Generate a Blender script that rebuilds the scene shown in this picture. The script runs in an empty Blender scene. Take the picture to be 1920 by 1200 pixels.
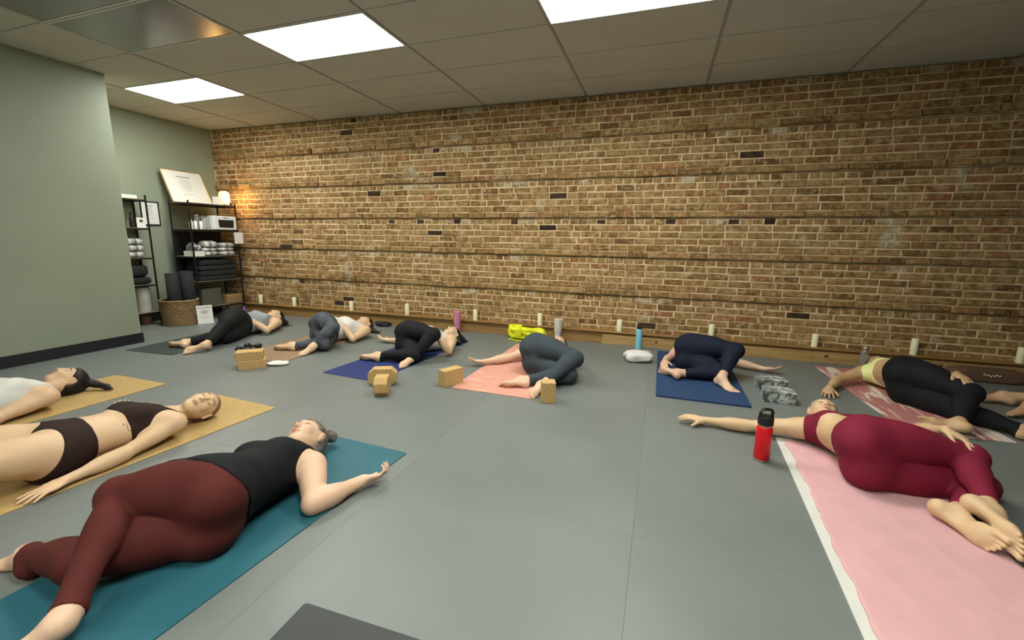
import bpy, bmesh, math, random
import numpy as np
from mathutils import Matrix, Vector
random.seed(7); RNG = np.random.default_rng(7)
SC = bpy.context.scene
COL = SC.collection
# ---------------------------------------------------------------- camera
F_PX, YAW, PITCH, ROLL, CAM_H = 810.57, -0.3268, 0.1824, -0.0147, 1.2465
cam_d = bpy.data.cameras.new('camera'); cam = bpy.data.objects.new('camera', cam_d); COL.objects.link(cam)
cam_d.sensor_width = 36.0; cam_d.lens = F_PX / 1920 * 36.0; cam_d.clip_start = 0.02
_f = Vector((math.sin(YAW)*math.cos(PITCH), math.cos(YAW)*math.cos(PITCH), -math.sin(PITCH)))
_r = Vector((math.cos(YAW), -math.sin(YAW), 0)); _d = _f.cross(_r)
_r2 = math.cos(ROLL)*_r + math.sin(ROLL)*_d; _d2 = -math.sin(ROLL)*_r + math.cos(ROLL)*_d
cam.matrix_world = Matrix(((_r2.x, -_d2.x, -_f.x, 0), (_r2.y, -_d2.y, -_f.y, 0), (_r2.z, -_d2.z, -_f.z, CAM_H), (0, 0, 0, 1)))
SC.camera = cam
# ---------------------------------------------------------------- world and exposure
W = bpy.data.worlds.new('world'); SC.world = W; W.use_nodes = True
W.node_tree.nodes['Background'].inputs[0].default_value = (0.9, 0.95, 1, 1)
W.node_tree.nodes['Background'].inputs[1].default_value = 0.02
SC.view_settings.view_transform = 'Standard'; SC.view_settings.look = 'None'
SC.view_settings.gamma = 1; SC.view_settings.use_curve_mapping = False
SC.view_settings.exposure = 0.0
PANEL_POWER = 32.0        # emission strength of the ceiling light panels
HC = 2.911                # ceiling height
YW = 5.40                 # brick wall plane
XL = -7.0                 # green back wall plane
# ---------------------------------------------------------------- materials
def _n(nt, t, **k):
    n = nt.nodes.new(t)
    for a, b in k.items():
        if a.startswith('i_'): n.inputs[a[2:].replace('_', ' ')].default_value = b
        else: setattr(n, a, b)
    return n
MATS = {}
def mat(name, col, rough=0.6, var=0.12, vscale=6.0, bump=0.0, bscale=80.0, metal=0.0, col2=None, coord='Object',
        emit=None, estr=0.0, trans=0.0, spec=0.4, sss=0.0, sheen=0.0, stretch=None, coat=0.0):
    if name in MATS: return MATS[name]
    m = bpy.data.materials.new(name); m.use_nodes = True; nt = m.node_tree
    b = nt.nodes['Principled BSDF']; L = nt.links.new
    b.inputs['Roughness'].default_value = rough; b.inputs['Metallic'].default_value = metal
    b.inputs['Specular IOR Level'].default_value = spec
    b.inputs['Transmission Weight'].default_value = trans
    b.inputs['Coat Weight'].default_value = coat
    if sss:
        b.inputs['Subsurface Weight'].default_value = sss
        b.inputs['Subsurface Radius'].default_value = (0.02, 0.008, 0.004)
        b.inputs['Subsurface Scale'].default_value = 0.5
    if sheen:
        b.inputs['Sheen Weight'].default_value = sheen; b.inputs['Sheen Roughness'].default_value = 0.5
    if emit:
        b.inputs['Emission Color'].default_value = (*emit, 1); b.inputs['Emission Strength'].default_value = estr
    tc = _n(nt, 'ShaderNodeTexCoord'); src = tc.outputs[coord]
    if stretch:
        mp = _n(nt, 'ShaderNodeMapping'); mp.inputs['Scale'].default_value = stretch; L(src, mp.inputs[0]); src = mp.outputs[0]
    nz = _n(nt, 'ShaderNodeTexNoise'); nz.inputs['Scale'].default_value = vscale; nz.inputs['Detail'].default_value = 5
    L(src, nz.inputs['Vector'])
    rp = _n(nt, 'ShaderNodeValToRGB'); rp.color_ramp.elements[0].position = 0.3; rp.color_ramp.elements[1].position = 0.7
    c2 = col2 if col2 else tuple(min(1, c*(1+var)) for c in col); c1 = col if col2 else tuple(c*(1-var) for c in col)
    rp.color_ramp.elements[0].color = (*c1, 1); rp.color_ramp.elements[1].color = (*c2, 1)
    L(nz.outputs['Fac'], rp.inputs[0]); L(rp.outputs[0], b.inputs['Base Color'])
    if bump:
        n2 = _n(nt, 'ShaderNodeTexNoise'); n2.inputs['Scale'].default_value = bscale; n2.inputs['Detail'].default_value = 4
        L(src, n2.inputs['Vector'])
        bp = _n(nt, 'ShaderNodeBump'); bp.inputs['Strength'].default_value = bump; bp.inputs['Distance'].default_value = 0.01
        L(n2.outputs['Fac'], bp.inputs['Height']); L(bp.outputs[0], b.inputs['Normal'])
    MATS[name] = m
    return m
# ---------------------------------------------------------------- mesh helpers
def tag(o, label=None, cat=None, group=None, kind=None):
    if label: o['label'] = label
    if cat: o['category'] = cat
    if group: o['group'] = group
    if kind: o['kind'] = kind
    return o
def empty(name, loc=(0, 0, 0), rz=0.0):
    o = bpy.data.objects.new(name, None); COL.objects.link(o); o.location = loc; o.rotation_euler = (0, 0, rz)
    o.empty_display_size = 0.05
    return o
def link(name, me, m=None, parent=None, loc=(0, 0, 0), rot=(0, 0, 0)):
    o = bpy.data.objects.new(name, me); COL.objects.link(o)
    if m is not None and not me.materials: me.materials.append(m)
    if parent: o.parent = parent
    o.location = loc; o.rotation_euler = rot
    return o
def pydata(name, v, f, smooth=False):
    me = bpy.data.meshes.new(name); me.from_pydata([tuple(map(float, p)) for p in v], [], [tuple(map(int, q)) for q in f])
    if smooth: me.polygons.foreach_set('use_smooth', [True]*len(me.polygons))
    me.update(); return me
class B:
    """collects shapes in one bmesh"""
    def __init__(s): s.bm = bmesh.new()
    def box(s, x0, x1, y0, y1, z0, z1, bev=0.0, seg=2, mtx=None):
        t = bmesh.new()
        bmesh.ops.create_cube(t, size=1, matrix=Matrix.Translation(((x0+x1)/2, (y0+y1)/2, (z0+z1)/2)) @ Matrix.Diagonal((x1-x0, y1-y0, z1-z0, 1)))
        if bev: bmesh.ops.bevel(t, geom=t.edges[:]+t.verts[:], offset=bev, segments=seg, profile=0.5, affect='EDGES')
        return s._merge(t, mtx)
    def _merge(s, t, mtx=None):
        if mtx is not None: bmesh.ops.transform(t, matrix=mtx, verts=t.verts)
        me = bpy.data.meshes.new('tmp'); t.to_mesh(me); t.free(); s.bm.from_mesh(me); bpy.data.meshes.remove(me); return s
    def lathe(s, prof, c=(0, 0, 0), n=24, mtx=None, cap=True):
        """prof: (radius, z) from bottom to top"""
        t = bmesh.new(); rings = []
        for r, z in prof:
            rings.append([t.verts.new((r*math.cos(2*math.pi*i/n), r*math.sin(2*math.pi*i/n), z)) for i in range(n)])
        for a, b in zip(rings[:-1], rings[1:]):
            for i in range(n): t.faces.new((a[i], a[(i+1) % n], b[(i+1) % n], b[i]))
        if cap:
            t.faces.new(rings[0][::-1]); t.faces.new(rings[-1])
        bmesh.ops.translate(t, vec=c, verts=t.verts)
        return s._merge(t, mtx)
    def tube(s, pts, r, n=8, closed=False, radii=None):
        t = bmesh.new(); pts = [Vector(p) for p in pts]; rings = []; k = len(pts); up = Vector((0, 0, 1))
        for i, p in enumerate(pts):
            d = (pts[(i+1) % k] - pts[i-1]) if closed else (pts[min(i+1, k-1)] - pts[max(i-1, 0)])
            d.normalize(); a = d.cross(up if abs(d.z) < 0.95 else Vector((1, 0, 0))).normalized(); b = d.cross(a)
            rr = radii[i] if radii else r
            rings.append([t.verts.new(p + rr*(math.cos(2*math.pi*j/n)*a + math.sin(2*math.pi*j/n)*b)) for j in range(n)])
        prs = list(zip(rings[:-1], rings[1:])) + ([(rings[-1], rings[0])] if closed else [])
        for a, b in prs:
            for j in range(n):
                try: t.faces.new((a[j], a[(j+1) % n], b[(j+1) % n], b[j]))
                except ValueError: pass
        if not closed:
            t.faces.new(rings[0][::-1]); t.faces.new(rings[-1])
        bmesh.ops.recalc_face_normals(t, faces=t.faces)
        return s._merge(t)
    def prism(s, poly, z0, z1, bev=0.0, mtx=None):
        t = bmesh.new(); lo = [t.verts.new((x, y, z0)) for x, y in poly]; hi = [t.verts.new((x, y, z1)) for x, y in poly]; n = len(poly)
        t.faces.new(lo[::-1]); t.faces.new(hi)
        for i in range(n): t.faces.new((lo[i], lo[(i+1) % n], hi[(i+1) % n], hi[i]))
        bmesh.ops.recalc_face_normals(t, faces=t.faces)
        if bev: bmesh.ops.bevel(t, geom=t.edges[:]+t.verts[:], offset=bev, segments=2, profile=0.5, affect='EDGES')
        return s._merge(t, mtx)
    def mesh(s, name, smooth=False, ang=None):
        me = bpy.data.meshes.new(name); s.bm.to_mesh(me); s.bm.free()
        if smooth: me.polygons.foreach_set('use_smooth', [True]*len(me.polygons))
        return me
    def obj(s, name, m, parent=None, loc=(0, 0, 0), rot=(0, 0, 0), smooth=False):
        return link(name, s.mesh(name, smooth), m, parent, loc, rot)
def text_lines(name, s, m, size, parent, loc, rot, align='CENTER', space=1.0):
    c = bpy.data.curves.new(name, 'FONT'); c.body = s; c.size = size; c.align_x = align; c.align_y = 'CENTER'; c.extrude = 0.0004; c.space_line = space
    t = bpy.data.objects.new(name, c); COL.objects.link(t); bpy.context.view_layer.update()
    me = bpy.data.meshes.new_from_object(t.evaluated_get(bpy.context.evaluated_depsgraph_get()))
    bpy.data.objects.remove(t)
    me.materials.clear()
    return link(name, me, m, parent, loc, rot)
def project(p):
    q = Vector(p) - Vector((0, 0, CAM_H)); z = q.dot(_f)
    return 960 + F_PX*q.dot(_r2)/z, 600 + F_PX*q.dot(_d2)/z, z
# ================================================================ THE ROOM
def struct(name, b, m, smooth=False):
    return tag(b.obj(name, m, smooth=smooth), kind='structure')
M_GREEN = mat('sage_paint', (0.262, 0.293, 0.215), 0.55, 0.04, 2.0, bump=0.06, bscale=220, coord='Object')
M_BLACKBASE = mat('black_rubber_base', (0.012, 0.013, 0.016), 0.45, 0.1)
M_TILE = mat('rubber_floor', (0.158, 0.173, 0.163), 0.42, 0.10, 1.3, bump=0.10, bscale=260, coord='Object', spec=0.35)
M_CEIL = mat('ceiling_tile', (0.56, 0.56, 0.485), 0.8, 0.03, 3.0, bump=0.10, bscale=320)
M_GRID = mat('ceiling_grid', (0.36, 0.35, 0.31), 0.5, 0.03)
M_CREAM = mat('cream_paint', (0.42, 0.40, 0.33), 0.7, 0.03)
XR, YB = 5.6, -4.2
# --- floor of big rubber tiles with butted seams
fl = B(); fl.box(XL-0.1, XR+0.1, YB-0.1, YW+0.3, -0.06, -0.012); floor = struct('floor', fl, M_BLACKBASE)
TX, TY = 1.22, 1.83
tile_me = B().box(0.0003, TX-0.0003, 0.0003, TY-0.0003, -0.012, 0.0, 0.0004, 1).mesh('floor_tile'); tile_me.materials.append(M_TILE)
for i in range(-6, 5):
    for j in range(-4, 3):
        x, y = -0.03 + i*TX, 1.75 + j*TY
        if x > XR or y > YW or y + TY < YB: continue
        link('floor_tile', tile_me, None, floor, (x, y, 0))
# --- painted walls
wl = B(); wl.box(XL-0.12, -5.72, YB, 3.30, 0, HC+0.02); wall_left = struct('wall_left', wl, M_GREEN)
wb = B(); wb.box(XL-0.12, XL, 3.30, YW+0.3, 0, HC+0.02); wall_back = struct('wall_back', wb, M_GREEN)
wr = B(); wr.box(XR, XR+0.12, YB, YW+0.3, 0, HC+0.02); struct('wall_right', wr, M_CREAM)
wn = B(); wn.box(XL-0.12, XR+0.12, YB-0.12, YB, 0, HC+0.02); struct('wall_near', wn, M_GREEN)
bb = B(); bb.box(-5.72, -5.706, YB, 3.314, 0, 0.115, 0.003); bb.box(XL+0.002, -5.706, 3.301, 3.314, 0, 0.115, 0.003)
struct('baseboard_left', bb, M_BLACKBASE)
b2 = B(); b2.box(XL, XL+0.014, 3.314, YW-0.12, 0, 0.115, 0.003); struct('baseboard_back', b2, M_BLACKBASE)
# --- brick wall
def brick_material(name, dark=False):
    m = bpy.data.materials.new(name); m.use_nodes = True; nt = m.node_tree; L = nt.links.new; b = nt.nodes['Principled BSDF']
    b.inputs['Roughness'].default_value = 0.9; b.inputs['Specular IOR Level'].default_value = 0.15
    g = _n(nt, 'ShaderNodeNewGeometry'); oi = _n(nt, 'ShaderNodeObjectInfo')
    ad = _n(nt, 'ShaderNodeMath', operation='MULTIPLY_ADD'); ad.inputs[1].default_value = 7.31
    L(oi.outputs['Random'], ad.inputs[0]); L(g.outputs['Random Per Island'], ad.inputs[2])
    fr = _n(nt, 'ShaderNodeMath', operation='FRACT'); L(ad.outputs[0], fr.inputs[0])
    rp = _n(nt, 'ShaderNodeValToRGB'); cr = rp.color_ramp; cr.interpolation = 'LINEAR'
    stops = [(0.0, (0.150, 0.082, 0.033)), (0.08, (0.220, 0.124, 0.046)), (0.3, (0.262, 0.155, 0.060)), (0.55, (0.296, 0.181, 0.073)),
             (0.86, (0.325, 0.204, 0.087)), (0.95, (0.310, 0.165, 0.070)), (1.0, (0.295, 0.132, 0.060))]
    if dark: stops = [(0.0, (0.035, 0.022, 0.013)), (1.0, (0.075, 0.046, 0.026))]
    while len(cr.elements) > 1: cr.elements.remove(cr.elements[-1])
    cr.elements[0].position = stops[0][0]; cr.elements[0].color = (*stops[0][1], 1)
    for p, c in stops[1:]:
        e = cr.elements.new(p); e.color = (*c, 1)
    L(fr.outputs[0], rp.inputs[0])
    # grain of the clay
    nz = _n(nt, 'ShaderNodeTexNoise'); nz.inputs['Scale'].default_value = 22; nz.inputs['Detail'].default_value = 8; L(g.outputs['Position'], nz.inputs['Vector'])
    mr = _n(nt, 'ShaderNodeMapRange'); mr.inputs['From Min'].default_value = 0.3; mr.inputs['From Max'].default_value = 0.7; mr.inputs['To Min'].default_value = 0.55; mr.inputs['To Max'].default_value = 1.35
    L(nz.outputs['Fac'], mr.inputs['Value'])
    mx = _n(nt, 'ShaderNodeMix', data_type='RGBA', blend_type='MULTIPLY'); mx.inputs['Factor'].default_value = 1
    L(rp.outputs[0], mx.inputs['A']); L(mr.outputs[0], mx.inputs['B'])
    # old mortar smeared over the faces
    n2 = _n(nt, 'ShaderNodeTexNoise'); n2.inputs['Scale'].default_value = 13; n2.inputs['Detail'].default_value = 9; n2.inputs['Roughness'].default_value = 0.68; L(g.outputs['Position'], n2.inputs['Vector'])
    r2 = _n(nt, 'ShaderNodeMapRange'); r2.inputs['From Min'].default_value = 0.515; r2.inputs['From Max'].default_value = 0.64; r2.inputs['To Max'].default_value = 0.75; L(n2.outputs['Fac'], r2.inputs['Value'])
    m2 = _n(nt, 'ShaderNodeMix', data_type='RGBA'); m2.inputs['B'].default_value = (0.50, 0.36, 0.18, 1); L(r2.outputs[0], m2.inputs['Factor']); L(mx.outputs['Result'], m2.inputs['A'])
    # whitish remains of plaster, mostly along the header courses
    sp = _n(nt, 'ShaderNodeSeparateXYZ'); L(g.outputs['Position'], sp.inputs[0])
    hz = _n(nt, 'ShaderNodeMath', operation='MULTIPLY_ADD'); hz.inputs[1].default_value = 1/0.4625; hz.inputs[2].default_value = -0.1375/0.4625; L(sp.outputs['Z'], hz.inputs[0])
    hf = _n(nt, 'ShaderNodeMath', operation='FRACT'); L(hz.outputs[0], hf.inputs[0])
    hm = _n(nt, 'ShaderNodeMapRange'); hm.inputs['From Min'].default_value = 0.80; hm.inputs['From Max'].default_value = 0.86; hm.inputs['To Min'].default_value = 0.0; hm.inputs['To Max'].default_value = 0.075; L(hf.outputs[0], hm.inputs['Value'])
    n3 = _n(nt, 'ShaderNodeTexNoise'); n3.inputs['Scale'].default_value = 2.1; n3.inputs['Detail'].default_value = 7; n3.inputs['Roughness'].default_value = 0.62; L(g.outputs['Position'], n3.inputs['Vector'])
    a3 = _n(nt, 'ShaderNodeMath', operation='ADD'); L(n3.outputs['Fac'], a3.inputs[0]); L(hm.outputs[0], a3.inputs[1])
    r3 = _n(nt, 'ShaderNodeMapRange'); r3.inputs['From Min'].default_value = 0.625; r3.inputs['From Max'].default_value = 0.70; r3.inputs['To Max'].default_value = 0.8; L(a3.outputs[0], r3.inputs['Value'])
    m3 = _n(nt, 'ShaderNodeMix', data_type='RGBA'); m3.inputs['B'].default_value = (0.50, 0.45, 0.33, 1); L(r3.outputs[0], m3.inputs['Factor']); L(m2.outputs['Result'], m3.inputs['A'])
    if dark: L(mx.outputs['Result'], b.inputs['Base Color'])
    else: L(m3.outputs['Result'], b.inputs['Base Color'])
    bp = _n(nt, 'ShaderNodeBump'); bp.inputs['Strength'].default_value = 0.55; bp.inputs['Distance'].default_value = 0.012; L(n2.outputs['Fac'], bp.inputs['Height']); L(bp.outputs[0], b.inputs['Normal'])
    return m
M_BRICK = brick_material('old_brick'); M_BRICK_D = brick_material('burnt_brick_and_hole_shade', True)  # the dark one also paints the shade inside the holes
M_MORTAR = mat('lime_mortar', (0.50, 0.37, 0.200), 0.95, 0.2, 7.0, bump=0.9, bscale=38, col2=(0.75, 0.61, 0.39), spec=0.1)
ww = B(); ww.box(XL-0.12, XR+0.12, YW+0.035, YW+0.28, 0, HC+0.02); wall_brick = struct('wall_brick', ww, M_MORTAR)
for k in range(6):      # a bed of mortar behind each band of six courses, open joint above it
    mb = B(); mb.box(XL-0.1, XR+0.1, YW+0.0060, YW+0.035, 0.1375+0.4625*k-(0.137 if k == 0 else -0.002), 0.1375+0.4625*(k+1)-0.013); mb.obj('mortar_bed', M_MORTAR, wall_brick)
CH, BAND, Z0 = 0.4625/6, 0.4625, 0.1375
def brick_verts(x0, x1, z0, z1, yf, yb, ch, jit):
    """front face with a worn chamfer; open at the back"""
    o = []
    for (x, z, sx, sz) in ((x0, z0, 1, 1), (x1, z0, -1, 1), (x1, z1, -1, -1), (x0, z1, 1, -1)):
        c = ch*(0.5 + 1.6*random.random()**2)
        o.append((x + sx*c, yf + jit*random.uniform(-0.0025, 0.0025), z + sz*c*0.8))
    for (x, z) in ((x0, z0), (x1, z0), (x1, z1), (x0, z1)):
        o.append((x + jit*random.uniform(-0.005, 0.005), yf + ch*1.2, z + jit*random.uniform(-0.004, 0.004)))
    for (x, z) in ((x0, z0), (x1, z0), (x1, z1), (x0, z1)): o.append((x, yb, z))
    return o
BF = [(0, 1, 2, 3), (4, 5, 1, 0), (5, 6, 2, 1), (6, 7, 3, 2), (7, 4, 0, 3), (8, 9, 5, 4), (9, 10, 6, 5), (10, 11, 7, 6), (11, 8, 4, 7)]
holes = [-3.61, -3.22, -2.62, -1.83, -0.72, 0.07, 1.08]     # missing headers in one course; their shade is painted as flush dark bricks
bricks = []
for c in range(36):
    band, k = divmod(c, 6); z0 = Z0 + band*BAND + k*CH; header = (k == 5)
    pitch = 0.1135 if header else 0.226
    x = XL - random.random()*pitch
    while x < XR:
        w = pitch*random.uniform(0.90, 1.08)
        if not header and random.random() < 0.05: w *= 0.55
        x0, x1 = max(x + 0.0068, XL+0.004), min(x + w - 0.0068, XR-0.002)
        if x1 - x0 > 0.03:
            ledge = (k == 0 and band > 0)
            prot = (0.026 if ledge else 0.0) + random.gauss(0, 0.003) + (random.gauss(0, 0.004) if ledge else 0) + (0.004*(k == 1 and band > 0))
            zz0 = z0 + (0.0055 + random.uniform(-0.0025, 0.003) if not ledge else 0.007 + random.uniform(-0.004, 0.005)); zz1 = z0 + CH - 0.0075 - (0.008 if header else 0) + random.uniform(-0.0035, 0.0025)
            prot = max(prot, -0.0012); dark = random.random() < 0.006
            if header and band == 2:
                for h in holes:
                    if x0 <= h < x1 + 0.011: dark = True; prot = 0.0
            if ledge and random.random() < 0.06: prot -= 0.013
            bricks.append((x0, x1, zz0, zz1, prot, dark))
        x += w
def barea(b):
    a = [project((b[i], YW, b[j]))[:2] for i, j in ((0, 2), (1, 2), (1, 3), (0, 3))]
    if min(p[0] for p in a) < 0 or max(p[0] for p in a) > 1920 or min(p[1] for p in a) < 0: return 0
    return abs(sum(a[i][0]*a[(i+1) % 4][1] - a[(i+1) % 4][0]*a[i][1] for i in range(4)))/2
bricks.sort(key=barea, reverse=True)
BV = {}
def brick_mesh(dark, v):
    if (dark, v) not in BV:
        me = pydata('brick', brick_verts(-0.5, 0.5, -0.5, 0.5, 0, 1.0, 0, 0), BF)
        # unit brick scaled later; worn outline differs by variant
        vs = []
        for i, p in enumerate(me.vertices):
            if i < 4: p.co.x *= 0.955 - 0.03*random.random(); p.co.z *= 0.86 - 0.12*random.random(); p.co.y += random.uniform(-0.06, 0.06)
            elif i < 8: p.co.y = 0.25 + random.uniform(-.05, .05); p.co.x *= 0.985 + 0.03*random.random(); p.co.z *= 0.93 + 0.12*random.random()
        me.materials.append(M_BRICK_D if dark else M_BRICK); BV[(dark, v)] = me
    return BV[(dark, v)]
for x0, x1, z0, z1, pr, dk in bricks[:300]:
    o = link('brick', brick_mesh(dk, random.randrange(6)), None, wall_brick, ((x0+x1)/2, YW - pr, (z0+z1)/2))
    o.scale = (x1-x0, 0.022 + max(pr, 0), z1-z0)
for dk, nm in ((False, 'brickwork'), (True, 'burnt_brickwork')):  # burnt batch also holds the dark bricks painted as hole shade
    V, Fc = [], []
    for x0, x1, z0, z1, pr, d in bricks[300:]:
        if d != dk: continue
        n = len(V); V += brick_verts(x0, x1, z0, z1, YW - pr, YW + 0.02, 0.005, 1); Fc += [tuple(n+i for i in q) for q in BF]
    o = link(nm, pydata(nm, V, Fc), M_BRICK_D if dk else M_BRICK, wall_brick); o['kind'] = 'stuff'
# --- wooden ledge along the brick wall
M_WOOD = mat('trim_wood', (0.210, 0.116, 0.034), 0.5, 0.25, 5.0, bump=0.1, bscale=30, col2=(0.36, 0.205, 0.066), stretch=(0.6, 6, 9))
M_WOOD2 = mat('trim_wood_light', (0.30, 0.18, 0.062), 0.5, 0.25, 5.0, bump=0.1, bscale=30, col2=(0.46, 0.30, 0.12), stretch=(0.6, 6, 9))
M_KNOT = mat('wood_knot', (0.10, 0.05, 0.016), 0.6, 0.3, 20)
t1 = B(); t1.box(XL+0.4, XR, 5.345, YW, 0, 0.145, 0.003); t1.box(XL+0.4, XR, 5.305, YW, 0.145, 0.165, 0.004)
trim_1 = struct('trim_1', t1, M_WOOD)
for xa, xb in ((-0.62, 1.62), (1.622, 3.9), (3.902, XR)):
    t2 = B(); t2.box(xa, xb, 5.325, 5.345, 0.0, 0.122, 0.003); o = t2.obj('board', M_WOOD2, trim_1)
for x, z, r in ((0.02, 0.07, 0.016), (0.95, 0.055, 0.02), (1.75, 0.075, 0.02), (2.72, 0.075, 0.016), (3.15, 0.05, 0.018), (2.05, 0.04, 0.011)):
    k = B(); k.lathe([(r*0.8, 0), (r*0.9, 0.0012), (r*0.3, 0.002)], n=14)
    ko = k.obj('wood_knot', M_KNOT, trim_1, (x, 5.3254, z), (math.pi/2, 0, 0)); ko.scale = (1.25, 0.9, 1)
# --- suspended ceiling
cl = B(); cl.box(XL-0.12, XR+0.12, YB-0.12, YW+0.28, HC+0.035, HC+0.12); ceiling = struct('ceiling', cl, M_CEIL)
GX = [XL-0.1, -6.04, -4.83, -3.47, -2.24, -0.96, 0.33, 1.60, 2.86, 4.12, XR+0.1]
GY = [YB-0.1, -3.66, -3.06, -2.45, -1.84, -1.23, -0.62, -0.02, 0.59, 1.20, 1.81, 2.42, 3.03, 3.64, 4.25, 4.86, YW+0.1]
LIT = {(-6.04, 3.64), (-3.47, 3.03), (-0.96, 3.03), (-0.96, 0.59), (-0.96, -1.84), (-3.47, -1.84)}
UNLIT = {(-4.83, 2.42), (-4.83, 1.81)}
g = B()
for x in GX[1:-1]: g.box(x-0.009, x+0.009, GY[0], GY[-1], HC-0.001, HC+0.035)
g.obj('ceiling_grid', M_GRID, ceiling)
g = B()
for y in GY[1:-1]: g.box(GX[0], GX[-1], y-0.009, y+0.009, HC+0.0005, HC+0.034)
g.obj('ceiling_grid', M_CEIL, ceiling)
tm = {}
for i, x in enumerate(GX[:-1]):
    for j, y in enumerate(GY[:-1]):
        if (x, y) in LIT or (x, y) in UNLIT: continue
        w, d = GX[i+1]-x-0.018, GY[j+1]-y-0.018; key = (round(w, 3), round(d, 3))
        if key not in tm:
            me = B().box(-w/2+0.002, w/2-0.002, -d/2+0.002, d/2-0.002, 0, 0.012, 0.002, 1).mesh('ceiling_tile'); me.materials.append(M_CEIL); tm[key] = me
        link('ceiling_tile', tm[key], None, ceiling, (x+0.009+w/2, y+0.009+d/2, HC+0.004))
M_PANEL = mat('lit_diffuser', (0.9, 0.9, 0.9), 0.5, 0.0, emit=(0.985, 1.0, 0.925), estr=PANEL_POWER)
M_GLOSS = mat('unlit_acrylic', (0.22, 0.225, 0.19), 0.2, 0.03, spec=0.5)
M_FRAME = mat('white_panel_frame', (0.7, 0.7, 0.66), 0.4, 0.02)
def panel(x, y, lit, label):
    w, d = (GX[GX.index(x)+1] - x) - 0.02, 0.59
    r = empty('ceiling_light', (x+0.01+w/2, y+0.01+d/2, HC)); tag(r, label, 'ceiling light', 'ceiling light panels')
    f = B(); t = 0.012
    for a in ((-w/2, w/2, -d/2, -d/2+t), (-w/2, w/2, d/2-t, d/2), (-w/2, -w/2+t, -d/2+t, d/2-t), (w/2-t, w/2, -d/2+t, d/2-t)): f.box(*a, -0.003, 0.02)
    f.obj('frame', M_FRAME, r)
    q = B(); q.box(-w/2+t, w/2-t, -d/2+t, d/2-t, 0.0, 0.008); q.obj('diffuser', M_PANEL if lit else M_GLOSS, r)
LBL = {(-6.04, 3.64): 'small-looking lit white ceiling panel farthest away, above the storage shelves',
       (-3.47, 3.03): 'bright white ceiling light panel seen whole in the middle of the ceiling',
       (-0.96, 3.03): 'bright white ceiling light panel cut off by the top edge of the picture'}
for (x, y) in sorted(LIT):
    if (x, y) in LBL: panel(x, y, True, LBL[(x, y)])
    else: panel(x, y, True, 'lit ceiling panel behind the camera, %s, %s' % ('in the nearer row' if y > 0 else 'in the farther row', 'towards the green wall' if x < -2 else ('in the middle' if x < 0 else 'towards the right wall')))
for k, (x, y) in enumerate(sorted(UNLIT)):
    panel(x, y, False, ['glossy unlit ceiling panel nearest the top left corner', 'glossy unlit ceiling panel reflecting an orange glow, above the green wall end'][k])
# ================================================================ MATS AND TOWELS
def mat_pattern(name, base, marks, scale, lo, hi, stretch=(1, 1, 1), rough=0.6, detail=6, dist=0.0, bump=0.15, bs=160):
    m = bpy.data.materials.new(name); m.use_nodes = True; nt = m.node_tree; L = nt.links.new; b = nt.nodes['Principled BSDF']; b.inputs['Roughness'].default_value = rough; b.inputs['Specular IOR Level'].default_value = 0.25
    tc = _n(nt, 'ShaderNodeTexCoord'); mp = _n(nt, 'ShaderNodeMapping'); mp.inputs['Scale'].default_value = stretch; L(tc.outputs['Object'], mp.inputs[0])
    nz = _n(nt, 'ShaderNodeTexNoise'); nz.inputs['Scale'].default_value = scale; nz.inputs['Detail'].default_value = detail; nz.inputs['Distortion'].default_value = dist; nz.inputs['Roughness'].default_value = 0.6; L(mp.outputs[0], nz.inputs['Vector'])
    rp = _n(nt, 'ShaderNodeValToRGB'); rp.color_ramp.elements[0].position = lo; rp.color_ramp.elements[1].position = hi; rp.color_ramp.elements[0].color = (*base, 1); rp.color_ramp.elements[1].color = (*marks, 1)
    L(nz.outputs['Fac'], rp.inputs[0]); L(rp.outputs[0], b.inputs['Base Color'])
    n2 = _n(nt, 'ShaderNodeTexNoise'); n2.inputs['Scale'].default_value = bs; L(tc.outputs['Object'], n2.inputs['Vector'])
    bp = _n(nt, 'ShaderNodeBump'); bp.inputs['Strength'].default_value = bump; bp.inputs['Distance'].default_value = 0.004; L(n2.outputs['Fac'], bp.inputs['Height']); L(bp.outputs[0], b.inputs['Normal'])
    return m
def yoga_mat(label, x0, x1, y0, y1, m, rz=0.0, th=0.0055, edge=None):
    cx, cy = (x0+x1)/2, (y0+y1)/2; r = 0.012
    w, l = (x1-x0)/2, (y1-y0)/2; poly = []
    for sx, sy, a0 in ((1, 1, 0), (-1, 1, 90), (-1, -1, 180), (1, -1, 270)):
        for k in range(4):
            a = math.radians(a0 + 30*k); poly.append((sx*(w-r) + r*math.cos(a), sy*(l-r) + r*math.sin(a)))
    b = B(); b.prism(poly, 0.0004, th, 0.0012)
    o = b.obj('yoga_mat', m, None, (cx, cy, 0), (0, 0, rz)); tag(o, label, 'yoga mat', 'yoga mats on the floor')
    return o
M_CORK = mat_pattern('cork_mat', (0.44, 0.295, 0.115), (0.22, 0.13, 0.045), 16, 0.58, 0.76, rough=0.75, detail=9, dist=0.3)
M_CORKB = mat_pattern('cork_block', (0.50, 0.33, 0.135), (0.36, 0.22, 0.080), 70, 0.50, 0.72, rough=0.8)
M_TEAL = mat('teal_rubber', (0.018, 0.104, 0.134), 0.6, 0.07, 3, bump=0.12, bscale=400); M_BLUE = mat('blue_rubber', (0.010, 0.024, 0.120), 0.62, 0.1, 6, bump=0.1, bscale=300)
M_NVY = mat('navy_foam', (0.014, 0.042, 0.110), 0.75, 0.15, 9, bump=0.15, bscale=200); M_DGR = mat('dark_grey_rubber', (0.032, 0.036, 0.034), 0.55, 0.1, 4, bump=0.08, bscale=300)
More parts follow.
